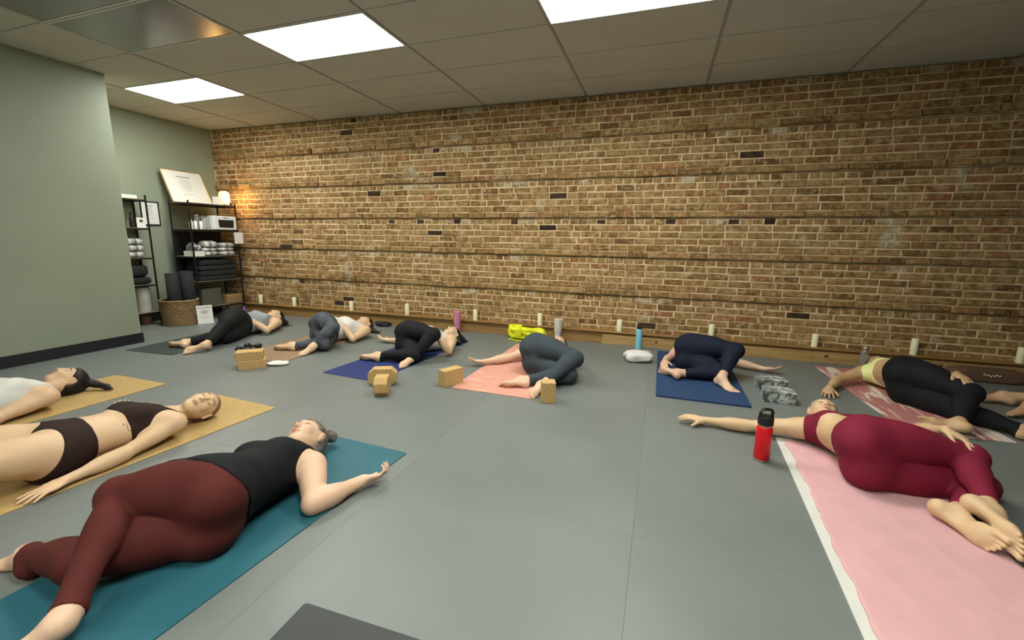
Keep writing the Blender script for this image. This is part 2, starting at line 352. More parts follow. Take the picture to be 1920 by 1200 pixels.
M_DGN = mat('dark_green_rubber', (0.030, 0.040, 0.036), 0.6, 0.1, 4); M_TAN = mat('tan_rubber', (0.25, 0.165, 0.095), 0.65, 0.1, 4)
M_PEACH = mat_pattern('peach_marble', (0.60, 0.285, 0.215), (0.70, 0.46, 0.37), 3.0, 0.54, 0.70, (1.0, 2.2, 1), 0.5, 7, 1.4)
M_PMARB = mat_pattern('pink_marble', (0.46, 0.185, 0.170), (0.74, 0.66, 0.54), 1.5, 0.50, 0.57, (5.5, 0.75, 1), 0.45, 6, 1.6)
M_WMAT = mat('white_rubber', (0.60, 0.59, 0.54), 0.6, 0.06); M_PINK = mat('pink_microfibre', (0.61, 0.335, 0.340), 0.9, 0.05, 9, bump=0.25, bscale=90, sheen=0.3)
yoga_mat('plain dark green-grey yoga mat nearest the storage shelves', -5.53, -4.87, 3.00, 4.74, M_DGN, 0.07)
yoga_mat('tan yoga mat under the person in marbled leggings', -4.20, -3.55, 3.22, 4.95, M_TAN, 0.02)
yoga_mat('royal blue yoga mat in the middle of the back row', -2.86, -2.25, 3.09, 4.82, M_BLUE, -0.075)
yoga_mat('peach marbled yoga mat under the person in charcoal leggings', -1.60, -0.86, 3.165, 4.89, M_PEACH, -0.015)
yoga_mat('thick navy blue yoga mat in front of the blue bottle', 0.04, 0.745, 3.585, 5.15, M_NVY, 0.0, 0.016)
yoga_mat('pink mat with white marble swirls at the right', 1.625, 2.235, 3.515, 5.15, M_PMARB, 0.045)
yoga_mat('cork yoga mat under the person with the shaved head', -3.325, -2.675, 0.60, 2.33, M_CORK, -0.072)
yoga_mat('cork yoga mat farther back at the left edge', -4.57, -3.91, 0.65, 2.385, M_CORK, -0.01)
yoga_mat('teal yoga mat in the left foreground', -2.035, -1.385, 0.335, 2.065, M_TEAL, -0.06)
yoga_mat('dark grey yoga mat corner at the bottom edge', -1.06, -0.40, -0.73, 1.005, M_DGR, 0.02)
yoga_mat('white yoga mat showing as a pale strip beside the pink towel', 0.745, 1.405, 1.33, 3.06, M_WMAT, -0.055)
# pink towel with loose waves on the white mat
nx, ny = 40, 90; V = []; Fc = []
for j in range(ny+1):
    for i in range(nx+1):
        u, w = i/nx, j/ny; y = 1.30 + 1.745*w
        e = 0.010*math.sin(w*31) + 0.006*math.sin(w*77+1) if i == 0 else 0
        x = 0.738 + 0.085*w + e*0.5 + u*0.66 + (0.012 if w > 0.5 else 0)*(1-u)
        z = 0.0075 + 0.0016*(1+math.sin(9*x+5*y+2*math.sin(7*y))) + 0.010*math.exp(-((u-0.12-0.5*(w-0.86))/0.035)**2)*math.exp(-((w-0.90)/0.045)**2) + 0.007*math.exp(-((u-0.34-0.9*(w-0.93))/0.03)**2)*math.exp(-((w-0.90)/0.05)**2) + 0.006*math.exp(-((u-0.62+0.7*(w-0.42))/0.03)**2)*math.exp(-((w-0.42)/0.08)**2)
        V.append((x, y, z))
for j in range(ny):
    for i in range(nx): a = j*(nx+1)+i; Fc.append((a, a+1, a+nx+2, a+nx+1))
tow = link('towel', pydata('towel', V, Fc, True), M_PINK)
md = tow.modifiers.new('thickness', 'SOLIDIFY'); md.thickness = 0.0035; md.offset = 1
tag(tow, 'large pale pink towel spread over the white mat', 'towel')
# ================================================================ BLOCKS
def block(label, x, y, z, L_, W_, H_, rz, m, ch=0.0, group='yoga blocks', tilt=0.0):
    """ch > 0: long outline with cut corners"""
    b = B(); c = ch
    if ch: b.prism([(-L_/2+c, -H_/2), (L_/2-c, -H_/2), (L_/2, -H_/2+c), (L_/2, H_/2-c), (L_/2-c, H_/2), (-L_/2+c, H_/2), (-L_/2, H_/2-c), (-L_/2, -H_/2+c)], -W_/2, W_/2, 0.004, Matrix.Translation((0, 0, H_/2)) @ Matrix.Rotation(math.pi/2, 4, 'X'))
    else: b.box(-L_/2, L_/2, -W_/2, W_/2, 0, H_, 0.005)
    o = b.obj('yoga_block', m, None, (x, y, z), (0, tilt, rz)); tag(o, label, 'yoga block', group); return o
block('lower cork block of the stack of two, left', -3.655, 3.005, 0, 0.23, 0.14, 0.085, 0.80, M_CORKB)
block('upper cork block of the stack of two, left', -3.672, 3.000, 0.085, 0.23, 0.14, 0.085, 0.74, M_CORKB)
block('cut-corner cork block lying crosswise at the foot of the blue mat', -2.205, 3.045, 0, 0.24, 0.095, 0.150, 0.50, M_CORKB, 0.045)
block('cut-corner cork block pointing at the camera before the blue mat', -2.070, 2.845, 0, 0.19, 0.105, 0.150, 2.02, M_CORKB, 0.04)
block('cork block standing at the left corner of the peach mat', -1.660, 3.255, 0, 0.20, 0.095, 0.145, 1.12, M_CORKB)
block('cork block standing at the right corner of the peach mat', -0.765, 3.170, 0, 0.11, 0.105, 0.165, 0.35, M_CORKB)
M_GMARB = mat_pattern('grey_marble_foam', (0.055, 0.065, 0.060), (0.58, 0.61, 0.58), 11, 0.40, 0.62, (1, 2.2, 1), 0.6, 8, 1.5)
block('grey marbled foam block farther from the red bottle', 0.985, 4.16, 0, 0.23, 0.15, 0.098, 0.08, M_GMARB, 0, 'marbled foam blocks')
block('grey marbled foam block nearer the red bottle', 0.975, 3.845, 0, 0.23, 0.15, 0.098, -0.10, M_GMARB, 0, 'marbled foam blocks')
# ================================================================ BOTTLES
M_STEEL = mat('steel', (0.55, 0.55, 0.54), 0.28, 0.05, metal=1.0); M_BLKP = mat('black_plastic', (0.012, 0.012, 0.013), 0.4, 0.1)
M_RED = mat('red_powder_coat', (0.62, 0.006, 0.010), 0.38, 0.05, 60); M_SKY = mat('sky_blue_coat', (0.19, 0.50, 0.60), 0.4, 0.05, 60)
M_PKC = mat('pink_coat', (0.66, 0.24, 0.36), 0.4, 0.05); M_WHC = mat('white_coat', (0.60, 0.60, 0.56), 0.4, 0.05); M_LOGO = mat('white_print', (0.75, 0.75, 0.72), 0.5, 0.02)
def lathe_part(name, prof, m, parent, n=32): return B().lathe(prof, n=n).obj(name, m, parent, smooth=False)
def smooth_obj(o):
    o.data.polygons.foreach_set('use_smooth', [True]*len(o.data.polygons)); md = o.modifiers.new('edge', 'EDGE_SPLIT'); md.split_angle = math.radians(35); return o
r = empty('water_bottle', (0.640, 2.700, 0), 0.3); r.scale = (1.1, 1.1, 1.08); tag(r, 'red steel bottle with black handle lid standing on the bare floor', 'bottle')
smooth_obj(lathe_part('body', [(0.036, 0.012), (0.038, 0.016), (0.038, 0.182), (0.036, 0.191), (0.032, 0.197), (0.031, 0.199)], M_RED, r))
smooth_obj(lathe_part('base_ring', [(0.033, 0.0), (0.036, 0.002), (0.0365, 0.012), (0.034, 0.013)], M_STEEL, r)); smooth_obj(lathe_part('neck_ring', [(0.0325, 0.198), (0.0335, 0.200), (0.0335, 0.204), (0.0325, 0.206)], M_STEEL, r))
lid = smooth_obj(lathe_part('lid', [(0.034, 0.205), (0.0375, 0.208), (0.0375, 0.246), (0.035, 0.252), (0.0, 0.253)], M_BLKP, r))
hd = B(); hd.tube([(-0.030, 0, 0.240), (-0.031, 0, 0.272), (-0.026, 0, 0.285), (-0.010, 0, 0.290), (0.010, 0, 0.290), (0.026, 0, 0.285), (0.031, 0, 0.272), (0.030, 0, 0.240)], 0.0082, 10); hd.obj('handle', M_BLKP, lid, smooth=True)
r = empty('water_bottle', (-0.180, 5.215, 0)); tag(r, 'tall sky blue bottle with black cap by the wooden ledge', 'bottle')
smooth_obj(lathe_part('body', [(0.033, 0), (0.037, 0.004), (0.037, 0.215), (0.034, 0.232), (0.027, 0.242)], M_SKY, r)); c_ = smooth_obj(lathe_part('cap', [(0.028, 0.242), (0.029, 0.246), (0.029, 0.272), (0.026, 0.276)], M_BLKP, r))
hd = B(); hd.tube([(0.024, 0, 0.270), (0.040, 0, 0.272), (0.048, 0, 0.262)], 0.006, 8); hd.obj('loop', M_BLKP, c_, smooth=True)
def tumbler(label, x, y, m, straw=None):
    r = empty('tumbler', (x, y, 0), 2.1); tag(r, label, 'tumbler', 'insulated tumblers by the wall')
    smooth_obj(lathe_part('body', [(0.032, 0), (0.036, 0.003), (0.037, 0.095), (0.041, 0.110), (0.049, 0.125), (0.050, 0.26), (0.0505, 0.268)], m, r))
    smooth_obj(lathe_part('lid', [(0.0505, 0.268), (0.052, 0.271), (0.052, 0.285), (0.046, 0.289)], M_WHC if straw else m, r))
    h_ = B(); h_.tube([(0.048, 0, 0.25), (0.078, 0, 0.248), (0.086, 0, 0.235), (0.086, 0, 0.165), (0.078, 0, 0.150), (0.048, 0, 0.145)], 0.0085, 8); h_.obj('handle', m, r, smooth=True)
    if straw: B().tube([(-0.01, 0, 0.28), (-0.016, 0, 0.36)], 0.004, 8).obj('straw', straw, r, smooth=True)
tumbler('pink handled tumbler on the floor by the wooden ledge', -2.565, 5.240, M_PKC); tumbler('white handled tumbler beside the yellow bag', -1.165, 5.245, M_WHC)
M_CLEAR = mat('clear_plastic', (0.72, 0.76, 0.80), 0.12, 0.03, trans=0.85, spec=0.5); M_PURP = mat('purple_plastic', (0.17, 0.08, 0.28), 0.35, 0.05)
r = empty('water_bottle', (2.035, 5.215, 0)); tag(r, 'clear plastic bottle half hidden behind the lime yellow bra', 'bottle')
smooth_obj(lathe_part('body', [(0.030, 0), (0.034, 0.004), (0.034, 0.06), (0.031, 0.08), (0.034, 0.10), (0.034, 0.165), (0.020, 0.205), (0.014, 0.212)], M_CLEAR, r)); smooth_obj(lathe_part('cap', [(0.015, 0.212), (0.0155, 0.214), (0.0155, 0.230), (0.013, 0.232)], M_WHC, r))
r = empty('water_bottle', (-6.12, 4.98, 0)); tag(r, 'small purple bottle on the floor before the shelves', 'bottle')
smooth_obj(lathe_part('body', [(0.032, 0), (0.036, 0.004), (0.036, 0.10), (0.030, 0.12), (0.022, 0.13)], M_PURP, r)); smooth_obj(lathe_part('cap', [(0.022, 0.13), (0.023, 0.132), (0.020, 0.155), (0.010, 0.175)], M_PURP, r))
# ================================================================ SOFT THINGS ON THE FLOOR
def lump(name, label, cat, m, loc, size, rz=0, amp=0.12, freq=3.0, seed=0, sub=4, flat=0.0, parent=None, power=2.6):
    """a soft crumpled bundle: superellipsoid with folds"""
    bm = bmesh.new(); bmesh.ops.create_icosphere(bm, subdivisions=sub, radius=1)
    rg = np.random.default_rng(seed); K = [(nv_(rg.normal(size=3))*freq*rg.uniform(0.6, 1.8), rg.uniform(0, 6.28)) for _ in range(9)]
    for v in bm.verts:
        p = np.array(v.co); q = np.sign(p)*np.abs(p)**(2/power); q = q/ (np.sum(np.abs(q)**power)**(1/power))
        d = sum(math.sin(k @ p + ph) for k, ph in K)/4.0; d = d - 0.6*abs(d)
        q = q*(1 + amp*d); v.co = Vector((q[0]*size[0]/2, q[1]*size[1]/2, max(q[2], -1)*size[2]/2 + size[2]/2))
        if v.co.z < 0.001: v.co.z = 0.001
    me = bpy.data.meshes.new(name); bm.to_mesh(me); bm.free(); me.polygons.foreach_set('use_smooth', [True]*len(me.polygons))
    o = link(name, me, m, parent, loc, (0, 0, rz))
    if label: tag(o, label, cat)
    return o
def nv_(a): return a/np.linalg.norm(a)
M_NEON = mat('neon_yellow_nylon', (0.72, 0.74, 0.012), 0.5, 0.12, 12, bump=0.3, bscale=35); M_WTOW = mat('white_towel', (0.66, 0.62, 0.58), 0.9, 0.06, 20, bump=0.4, bscale=120)
r = empty('bag', (-1.530, 5.165, 0), 0.0); tag(r, 'crumpled neon yellow nylon bag on the floor against the ledge', 'bag')
lump('body', None, None, M_NEON, (0.02, 0.02, 0), (0.40, 0.20, 0.165), 0.05, 0.26, 5.0, 4, parent=r); lump('flap', None, None, M_NEON, (-0.16, -0.02, 0.0), (0.22, 0.19, 0.20), 0.4, 0.32, 5.0, 9, parent=r)
st = B(); st.tube([(-0.24, -0.09, 0.012), (-0.10, -0.14, 0.010), (0.10, -0.135, 0.010), (0.22, -0.10, 0.012), (0.26, -0.03, 0.02)], 0.008, 8); st.obj('drawstring', M_NEON, r, smooth=True)
lump('towel', 'crumpled white face towel on the floor before the blue bottle', 'towel', M_WTOW, (-0.155, 4.66, 0), (0.29, 0.22, 0.115), 0.2, 0.34, 5.5, 3)
lump('towel', 'small white cloth beside the stacked cork blocks', 'towel', M_WTOW, (-3.515, 3.165, 0), (0.20, 0.13, 0.035), 0.5, 0.22, 4.5, 12)
lump('bag', 'small black pouch on the floor by the ledge', 'pouch', M_BLKP, (-3.73, 5.20, 0), (0.26, 0.13, 0.07), 0.1, 0.25, 4.0, 5)
#lump('bag', 'pink cloth bag peeking over the navy leggings', 'bag', mat('hot_pink_cloth', (0.60, 0.06, 0.18), 0.8, 0.1), (0.40, 5.225, 0.0), (0.30, 0.15, 0.17), 0.0, 0.12, 3, 6)
r = empty('bag', (2.98, 5.18, 0)); tag(r, 'brown cloth bag with white scribble against the ledge at the right', 'bag')
M_BRBAG = mat('brown_cloth', (0.120, 0.066, 0.036), 0.85, 0.15, 8, bump=0.2)
lump('body', None, None, M_BRBAG, (0, 0, 0), (0.56, 0.18, 0.12), 0.0, 0.04, 2.6, 8, parent=r, power=5.0)
sc_ = B(); sc_.tube([(-0.06 + 0.009*i, -0.096 - 0.001*(i % 2), 0.075 + 0.011*math.sin(i*1.9) + 0.004*math.sin(i*0.7)) for i in range(15)], 0.0028, 6); sc_.obj('scribble', M_LOGO, r)
M_RUB = mat('black_rubber', (0.010, 0.011, 0.012), 0.5, 0.1)
def dumbbell(label, x, y, rz):
    r = empty('dumbbell', (x, y, 0), rz); tag(r, label, 'dumbbell', 'small black dumbbells')
    for sx in (-1, 1):
        b = B(); b.lathe([(0.026, -0.030), (0.034, -0.024), (0.034, 0.024), (0.026, 0.030)], n=6, mtx=Matrix.Translation((sx*0.062, 0, 0.0295)) @ Matrix.Rotation(math.pi/2, 4, 'Y')); b.obj('weight', M_RUB, r)
    B().tube([(-0.05, 0, 0.0295), (0.05, 0, 0.0295)], 0.013, 10).obj('grip', M_RUB, r, smooth=True)
dumbbell('black dumbbell farther from the stacked cork blocks', -4.30, 3.56, 0.3); dumbbell('black dumbbell nearer the stacked cork blocks', -4.24, 3.40, 0.1)
# ================================================================ CANDLES ON THE LEDGE
M_WAX = mat('ivory_wax', (0.80, 0.76, 0.52), 0.5, 0.03, sss=0.15); M_WICK = mat('wick', (0.03, 0.025, 0.02), 0.8)
CX = [-6.18, -5.48, -4.38, -3.41, -2.34, -1.43, -0.42, 0.61, 1.63, 2.49, 3.31]
CH_ = [0.145, 0.140, 0.142, 0.158, 0.145, 0.158, 0.145, 0.165, 0.140, 0.165, 0.150]
CL = ['ivory candle on the ledge nearest the storage shelves', 'second ivory candle on the ledge from the storage shelves', 'ivory candle on the ledge above the person in marbled leggings', 'ivory candle on the ledge left of the pink tumbler',
      'ivory candle on the ledge just right of the pink tumbler', 'ivory candle on the ledge right behind the yellow bag', 'ivory candle on the ledge left of the blue bottle', 'ivory candle on the ledge behind the navy leggings',
      'ivory candle on the ledge left of the lime yellow bra', 'ivory candle on the ledge above the black leggings at the right', 'rightmost ivory candle on the ledge, at the right edge']
for i, (x, hh) in enumerate(zip(CX, CH_)):
    r = empty('candle', (x, 5.345, 0.165)); tag(r, CL[i], 'candle', 'candles on the wooden ledge')
    rr = 0.031
    smooth_obj(lathe_part('wax', [(rr*0.98, 0), (rr, 0.003), (rr, hh-0.004), (rr*0.93, hh), (rr*0.6, hh-0.006), (0.002, hh-0.008)], M_WAX, r, 20)); B().tube([(0, 0, hh-0.008), (0.001, 0, hh+0.012)], 0.0014, 6).obj('wick', M_WICK, r)
# ================================================================ STORAGE CORNER
M_MET = mat('black_steel', (0.012, 0.012, 0.012), 0.45, 0.1, metal=0.3); M_BRD = mat('dark_shelf_board', (0.20, 0.145, 0.085), 0.6, 0.2, 6, stretch=(6, 0.6, 6), col2=(0.27, 0.20, 0.13))
def shelf_unit(label, x0, x1, y0, y1, top, levels, ztops):
    r = empty('shelf_unit', ((x0+x1)/2, (y0+y1)/2, 0)); tag(r, label, 'shelf', 'black steel shelf units'); cx, cy = (x0+x1)/2, (y0+y1)/2; t = 0.009
    for x in (x0, x1):
        for y in (y0, y1): B().box(x-cx-t, x-cx+t, y-cy-t, y-cy+t, 0, top, 0.002, 1).obj('post', M_MET, r)
    for z in levels:
        q = B().box(x0-cx, x1-cx, y0-cy, y1-cy, z-0.006, z, 0.001, 1).obj('shelf_board', M_BRD, r)
        f = B()
        for y in (y0, y1): f.box(x0-cx, x1-cx, y-cy-0.008, y-cy+0.008, z-0.026, z-0.006)
        for x in (x0, x1): f.box(x-cx-0.008, x-cx+0.008, y0-cy, y1-cy, z-0.026, z-0.006)
        f.obj('rail', M_MET, q)
    return r
LV = [0.20, 0.58, 0.95, 1.34, 1.71]
shelf_unit('black steel shelf unit in the corner beside the brick wall', -6.76, -6.375, 4.48, 5.20, 1.74, LV, None)
_r = bpy.data.objects['shelf_unit']; B().box(-0.185, -0.178, -0.35, 0.35, 0.59, 1.31).obj('back_panel', M_MET, _r)
shelf_unit('black steel shelf unit half hidden by the green wall end', -6.975, -6.715, 3.42, 4.15, 1.78, [0.18, 0.57, 0.94, 1.34, 1.72], None)
M_GOLD = mat('gold_frame', (0.50, 0.38, 0.14), 0.35, 0.1, metal=0.7); M_PAPER = mat('paper', (0.72, 0.71, 0.66), 0.7, 0.02); M_INK = mat('faint_print', (0.30, 0.30, 0.28), 0.8); M_INKD = mat('dark_print', (0.05, 0.05, 0.05), 0.8)
def framed(label, loc, w, h, tilt, m, bars, name='framed_document', cat='picture frame', fr=0.014):
    """stands or hangs with its back to -X; local y across, z up"""
    r = empty(name, loc); r.rotation_euler = (0, tilt, 0); tag(r, label, cat)
    f = B()
    for a in ((-w/2, w/2, 0, fr), (-w/2, w/2, h-fr, h), (-w/2, -w/2+fr, fr, h-fr), (w/2-fr, w/2, fr, h-fr)): f.box(0, 0.018, a[0], a[1], a[2], a[3], 0.002, 1)
    f.obj('frame', m, r); B().box(0.002, 0.008, -w/2+fr, w/2-fr, fr, h-fr).obj('sheet', M_PAPER, r)
    b = B()
    for (c, z, bw, bh) in bars: b.box(0.0078, 0.0088, (c-bw/2)*w, (c+bw/2)*w, (z-bh/2)*h, (z+bh/2)*h)
    b.obj('printed_lines', M_INK, r)['kind'] = 'stuff'
    return r
doc = [(0, 0.80, 0.34, 0.035), (0, 0.71, 0.20, 0.012), (0, 0.66, 0.24, 0.012), (0, 0.61, 0.30, 0.010), (0, 0.56, 0.26, 0.010), (0, 0.51, 0.28, 0.010), (0, 0.46, 0.22, 0.010), (0.02, 0.40, 0.16, 0.010), (0, 0.28, 0.30, 0.008)]
framed('large certificate in a thin gold frame leaning on top of the corner shelves', (-6.70, 4.79, 1.712), 0.60, 0.53, -0.42, M_GOLD, doc)
framed('black-framed document on the green wall between the shelf units', (-6.998, 4.36, 1.385), 0.245, 0.335, 0.0, M_MET, doc)
# small lamp that glows on the corner shelf
M_GLOW = mat('glowing_lamp_shade', (0.9, 0.7, 0.4), 0.5, 0.0, emit=(1.0, 0.60, 0.20), estr=1.25)
r = empty('table_lamp', (-6.50, 5.135, 1.71)); tag(r, 'small arched table lamp glowing orange on the corner shelf', 'lamp')
smooth_obj(B().lathe([(0.034, 0), (0.036, 0.004), (0.034, 0.012), (0.010, 0.016), (0.010, 0.05)], n=20).obj('base', M_MET, r))
sh_ = B(); sh_.prism([(-0.075, 0.0)] + [(-0.075*math.cos(a), 0.13 + 0.075*math.sin(a)) for a in [i*math.pi/14 for i in range(15)]] + [(0.075, 0.0)], -0.030, 0.030, 0.008, Matrix.Translation((0, 0, 0.022)) @ Matrix.Rotation(math.pi/2, 4, 'Z') @ Matrix.Rotation(math.pi/2, 4, 'X')); sh_.obj('shade', M_GLOW, r, smooth=False)
ld = bpy.data.lights.new('added_lamp_glow', 'POINT'); ld.energy = 7.0; ld.color = (1.0, 0.55, 0.18); ld.shadow_soft_size = 0.05; lo_ = bpy.data.objects.new('added_glow_light', ld); COL.objects.link(lo_); lo_.parent = r; lo_.location = (0.10, 0.06, 0.10)  # added point light outside the shade, throws the lamp's glow on the wall
M_WB = mat('white_plastic', (0.68, 0.68, 0.65), 0.45, 0.03)
def boxy(name, label, cat, loc, s, m, rz=0, bev=0.006, group=None):
    o = B().box(-s[0]/2, s[0]/2, -s[1]/2, s[1]/2, 0, s[2], bev).obj(name, m, None, loc, (0, 0, rz)); tag(o, label, cat, group); return o
boxy('carton', 'small white carton beside the glowing lamp', 'box', (-6.46, 4.985, 1.71), (0.09, 0.09, 0.12), M_WB)
r = empty('spray_bottle', (-6.41, 5.16, 1.71)); tag(r, 'tiny dark bottle beside the glowing lamp', 'bottle'); smooth_obj(lathe_part('body', [(0.013, 0), (0.015, 0.003), (0.015, 0.045), (0.006, 0.06)], M_BLKP, r, 14)); smooth_obj(lathe_part('cap', [(0.006, 0.06), (0.007, 0.062), (0.006, 0.085)], M_BLKP, r, 12))
# white toaster oven with dark window
r = empty('microwave', (-6.475, 5.015, 1.34)); tag(r, 'small white microwave with a dark window on the corner shelves', 'microwave')
B().box(-0.15, 0.115, -0.19, 0.175, 0.0, 0.205, 0.010).obj('case', M_WB, r); B().prism([(-0.115, -0.055), (0.115, -0.055), (0.125, 0.06), (-0.125, 0.06)], 0, 0.004, 0.001, Matrix.Translation((0.1145, 0.0, 0.088)) @ Matrix(((0, 0, 1, 0), (1, 0, 0, 0), (0, 1, 0, 0), (0, 0, 0, 1)))).obj('window', M_BLKP, r)
B().box(0.1145, 0.116, -0.035, 0.035, 0.172, 0.182).obj('brand_mark', M_INKD, r)
# bottles and jars on the same shelf
for i, (y, hh, rr, lab) in enumerate(((4.535, 0.115, 0.026, 'short white bottle at the near end of the microwave shelf'), (4.600, 0.20, 0.022, 'white pump bottle on the microwave shelf'), (4.680, 0.125, 0.022, 'white bottle beside the steel post on the microwave shelf'))):
    r = empty('lotion_bottle', (-6.44, y, 1.34)); tag(r, lab, 'bottle', 'white bottles on the microwave shelf'); bh = min(hh, 0.12)
    smooth_obj(lathe_part('body', [(rr*0.95, 0), (rr, 0.004), (rr, bh*0.85), (rr*0.5, bh)], M_WB, r, 16))
    if hh > 0.15: B().tube([(0, 0, bh), (0, 0, hh), (0.03, 0, hh-0.004)], 0.005, 8).obj('pump', M_WB, r, smooth=True)
    else: smooth_obj(lathe_part('cap', [(rr*0.5, bh), (rr*0.55, bh+0.002), (rr*0.5, bh+0.02)], M_BLKP if i == 2 else M_WB, r, 14))
M_GLS = mat('clear_jar', (0.75, 0.78, 0.76), 0.1, 0.02, trans=0.7)
for i, (x, y, hh, rr) in enumerate(((-6.44, 4.735, 0.185, 0.026), (-6.45, 4.790, 0.20, 0.026), (-6.56, 4.72, 0.21, 0.030), (-6.56, 4.785, 0.19, 0.03))):
    r = empty('glass_jar', (x, y, 1.34)); tag(r, ['clear jar in the front row, nearer the white bottles', 'clear jar in the front row beside the microwave', 'clear jar in the back row, nearer the white bottles', 'clear jar in the back row beside the microwave'][i], 'jar', 'clear jars on the microwave shelf')
    smooth_obj(lathe_part('glass', [(rr*0.95, 0), (rr, 0.004), (rr, hh*0.8), (rr*0.8, hh*0.9)], M_GLS, r, 18)); smooth_obj(lathe_part('lid', [(rr*0.82, hh*0.9), (rr*0.84, hh*0.91), (rr*0.8, hh)], M_STEEL, r, 18))
# silver striped cushions in stacks of three
M_SILV = mat('striped_satin', (0.78, 0.78, 0.74), 0.4, 0, 2.6, col2=(0.07, 0.07, 0.07), stretch=(0.2, 7, 0.1))
def cushion_stack(x, y, z, sx, sy, hs, m, where, group, seed):
    for k, hh in enumerate(hs):
        o = lump('cushion', None, None, m, (x + 0.006*math.sin(3*k+seed), y + 0.008*math.cos(2*k+seed), z), (sx, sy, hh*1.04), 0.02*math.sin(k*5+seed), 0.05, 2.5, seed+k, 3, power=3.2)
        tag(o, ['bottom', 'middle', 'top'][k] + ' ' + where, 'cushion', group); z += hh
cushion_stack(-6.49, 4.775, 0.95, 0.21, 0.215, (0.065, 0.055, 0.10), M_SILV, 'silver striped cushion of the corner shelf stack nearer the basket', 'silver striped cushions', 1)
cushion_stack(-6.49, 5.045, 0.95, 0.21, 0.24, (0.068, 0.055, 0.07), M_SILV, 'silver striped cushion of the corner shelf stack at the brick wall', 'silver striped cushions', 7)
cushion_stack(-6.82, 3.985, 0.94, 0.20, 0.20, (0.085, 0.085, 0.085), M_SILV, 'silver striped cushion on the shelf unit half behind the green wall', 'silver striped cushions', 4)
r = empty('wire_basket', (-6.50, 4.575, 0.95)); tag(r, 'dark bin with shiny crumpled foil on the corner shelves', 'bin')
b = B(); b.box(-0.11, 0.11, -0.075, 0.075, 0, 0.006)
for a in ((-0.11, -0.104, -0.075, 0.075), (0.104, 0.11, -0.075, 0.075), (-0.104, 0.104, -0.075, -0.069), (-0.104, 0.104, 0.069, 0.075)): b.box(a[0], a[1], a[2], a[3], 0.006, 0.075)
b.obj('tray', M_WB, r); lump('foil', None, None, mat('foil', (0.06, 0.06, 0.062), 0.25, 0.5, 14, metal=0.6, col2=(0.55, 0.55, 0.55)), (0, 0, 0.01), (0.19, 0.13, 0.18), 0, 0.3, 5, 3, 4, parent=r)
M_BLKT = mat('black_blanket', (0.013, 0.015, 0.016), 0.9, 0.2, 9, bump=0.3)
z = 0.58
for k, hh in enumerate((0.075, 0.08, 0.075, 0.085)):
    o = lump('blanket', None, None, M_BLKT, (-6.545, 4.85 + 0.008*(k % 2), z), (0.33, 0.60, hh*1.0), 0.01*k, 0.02, 2.5, 20+k, 4, power=9); tag(o, ['lowest', 'second lowest', 'second highest', 'topmost'][k] + ' black folded blanket on the corner shelves', 'blanket', 'black folded blankets'); z += hh
z = 0.57
for k, hh in enumerate((0.10, 0.17)):
    o = lump('blanket', None, None, M_BLKT, (-6.83, 3.98 - 0.02*k, z), (0.22, 0.30, hh*1.03), 0, 0.06, 2.5, 30+k, 3, power=3.5); tag(o, ['lower', 'upper'][k] + ' black cushion on the shelf unit half behind the green wall', 'cushion', 'black cushions on the half hidden shelf'); z += hh
M_BOLS = mat('cork_bolster', (0.26, 0.155, 0.065), 0.85, 0.3, 40, bump=0.3); M_BIN = mat('olive_bin', (0.075, 0.078, 0.060), 0.7, 0.1)
boxy('cork_bolster', 'tan cork slab on the lowest corner shelf', 'bolster', (-6.50, 5.05, 0.20), (0.24, 0.24, 0.135), M_BOLS, 0, 0.012)
boxy('storage_bin', 'dull olive storage bin on the lowest corner shelf', 'bin', (-6.54, 4.70, 0.20), (0.28, 0.30, 0.26), M_BIN, 0, 0.01)
# things on the half hidden shelf unit
o = boxy('router', 'flat white box on top of the half hidden shelf unit', 'box', (-6.84, 3.94, 1.72), (0.20, 0.26, 0.05), M_WB, 0, 0.008); 
r = empty('bottle', (-6.80, 3.90, 1.34)); tag(r, 'dark slim bottle on the half hidden shelf unit, taller', 'bottle'); smooth_obj(lathe_part('glass', [(0.026, 0), (0.028, 0.004), (0.028, 0.14), (0.011, 0.19), (0.011, 0.24)], M_BLKP, r, 18)); smooth_obj(lathe_part('cap', [(0.012, 0.24), (0.0125, 0.242), (0.012, 0.265)], M_MET, r, 12))
r = empty('bottle', (-6.79, 3.99, 1.34)); tag(r, 'dark slim bottle on the half hidden shelf unit, shorter', 'bottle'); smooth_obj(lathe_part('glass', [(0.022, 0), (0.024, 0.004), (0.024, 0.11), (0.010, 0.15), (0.010, 0.18)], M_BLKP, r, 18)); smooth_obj(lathe_part('cap', [(0.011, 0.18), (0.0115, 0.182), (0.011, 0.20)], M_MET, r, 12))
r = empty('card_stand', (-6.745, 4.08, 1.34)); tag(r, 'small white card standing on the half hidden shelf unit', 'card'); B().box(-0.006, 0.0, -0.055, 0.055, 0, 0.135, 0.001, 1).obj('card', M_PAPER, r); B().box(0.0, 0.001, -0.02, 0.02, 0.075, 0.11).obj('print', M_INKD, r); B().box(-0.05, -0.006, -0.02, 0.02, 0, 0.004).obj('foot', M_PAPER, r)
o = tag(B().lathe([(0.075, 0), (0.078, 0.004), (0.078, 0.345), (0.07, 0.352), (0.05, 0.345), (0.02, 0.35)], n=28).obj('rolled_towel', mat('cream_roll', (0.40, 0.385, 0.32), 0.9, 0.1, 12, bump=0.3), None, (-6.82, 4.02, 0.18), smooth=False), 'cream rolled towel standing on the lowest half hidden shelf', 'towel')
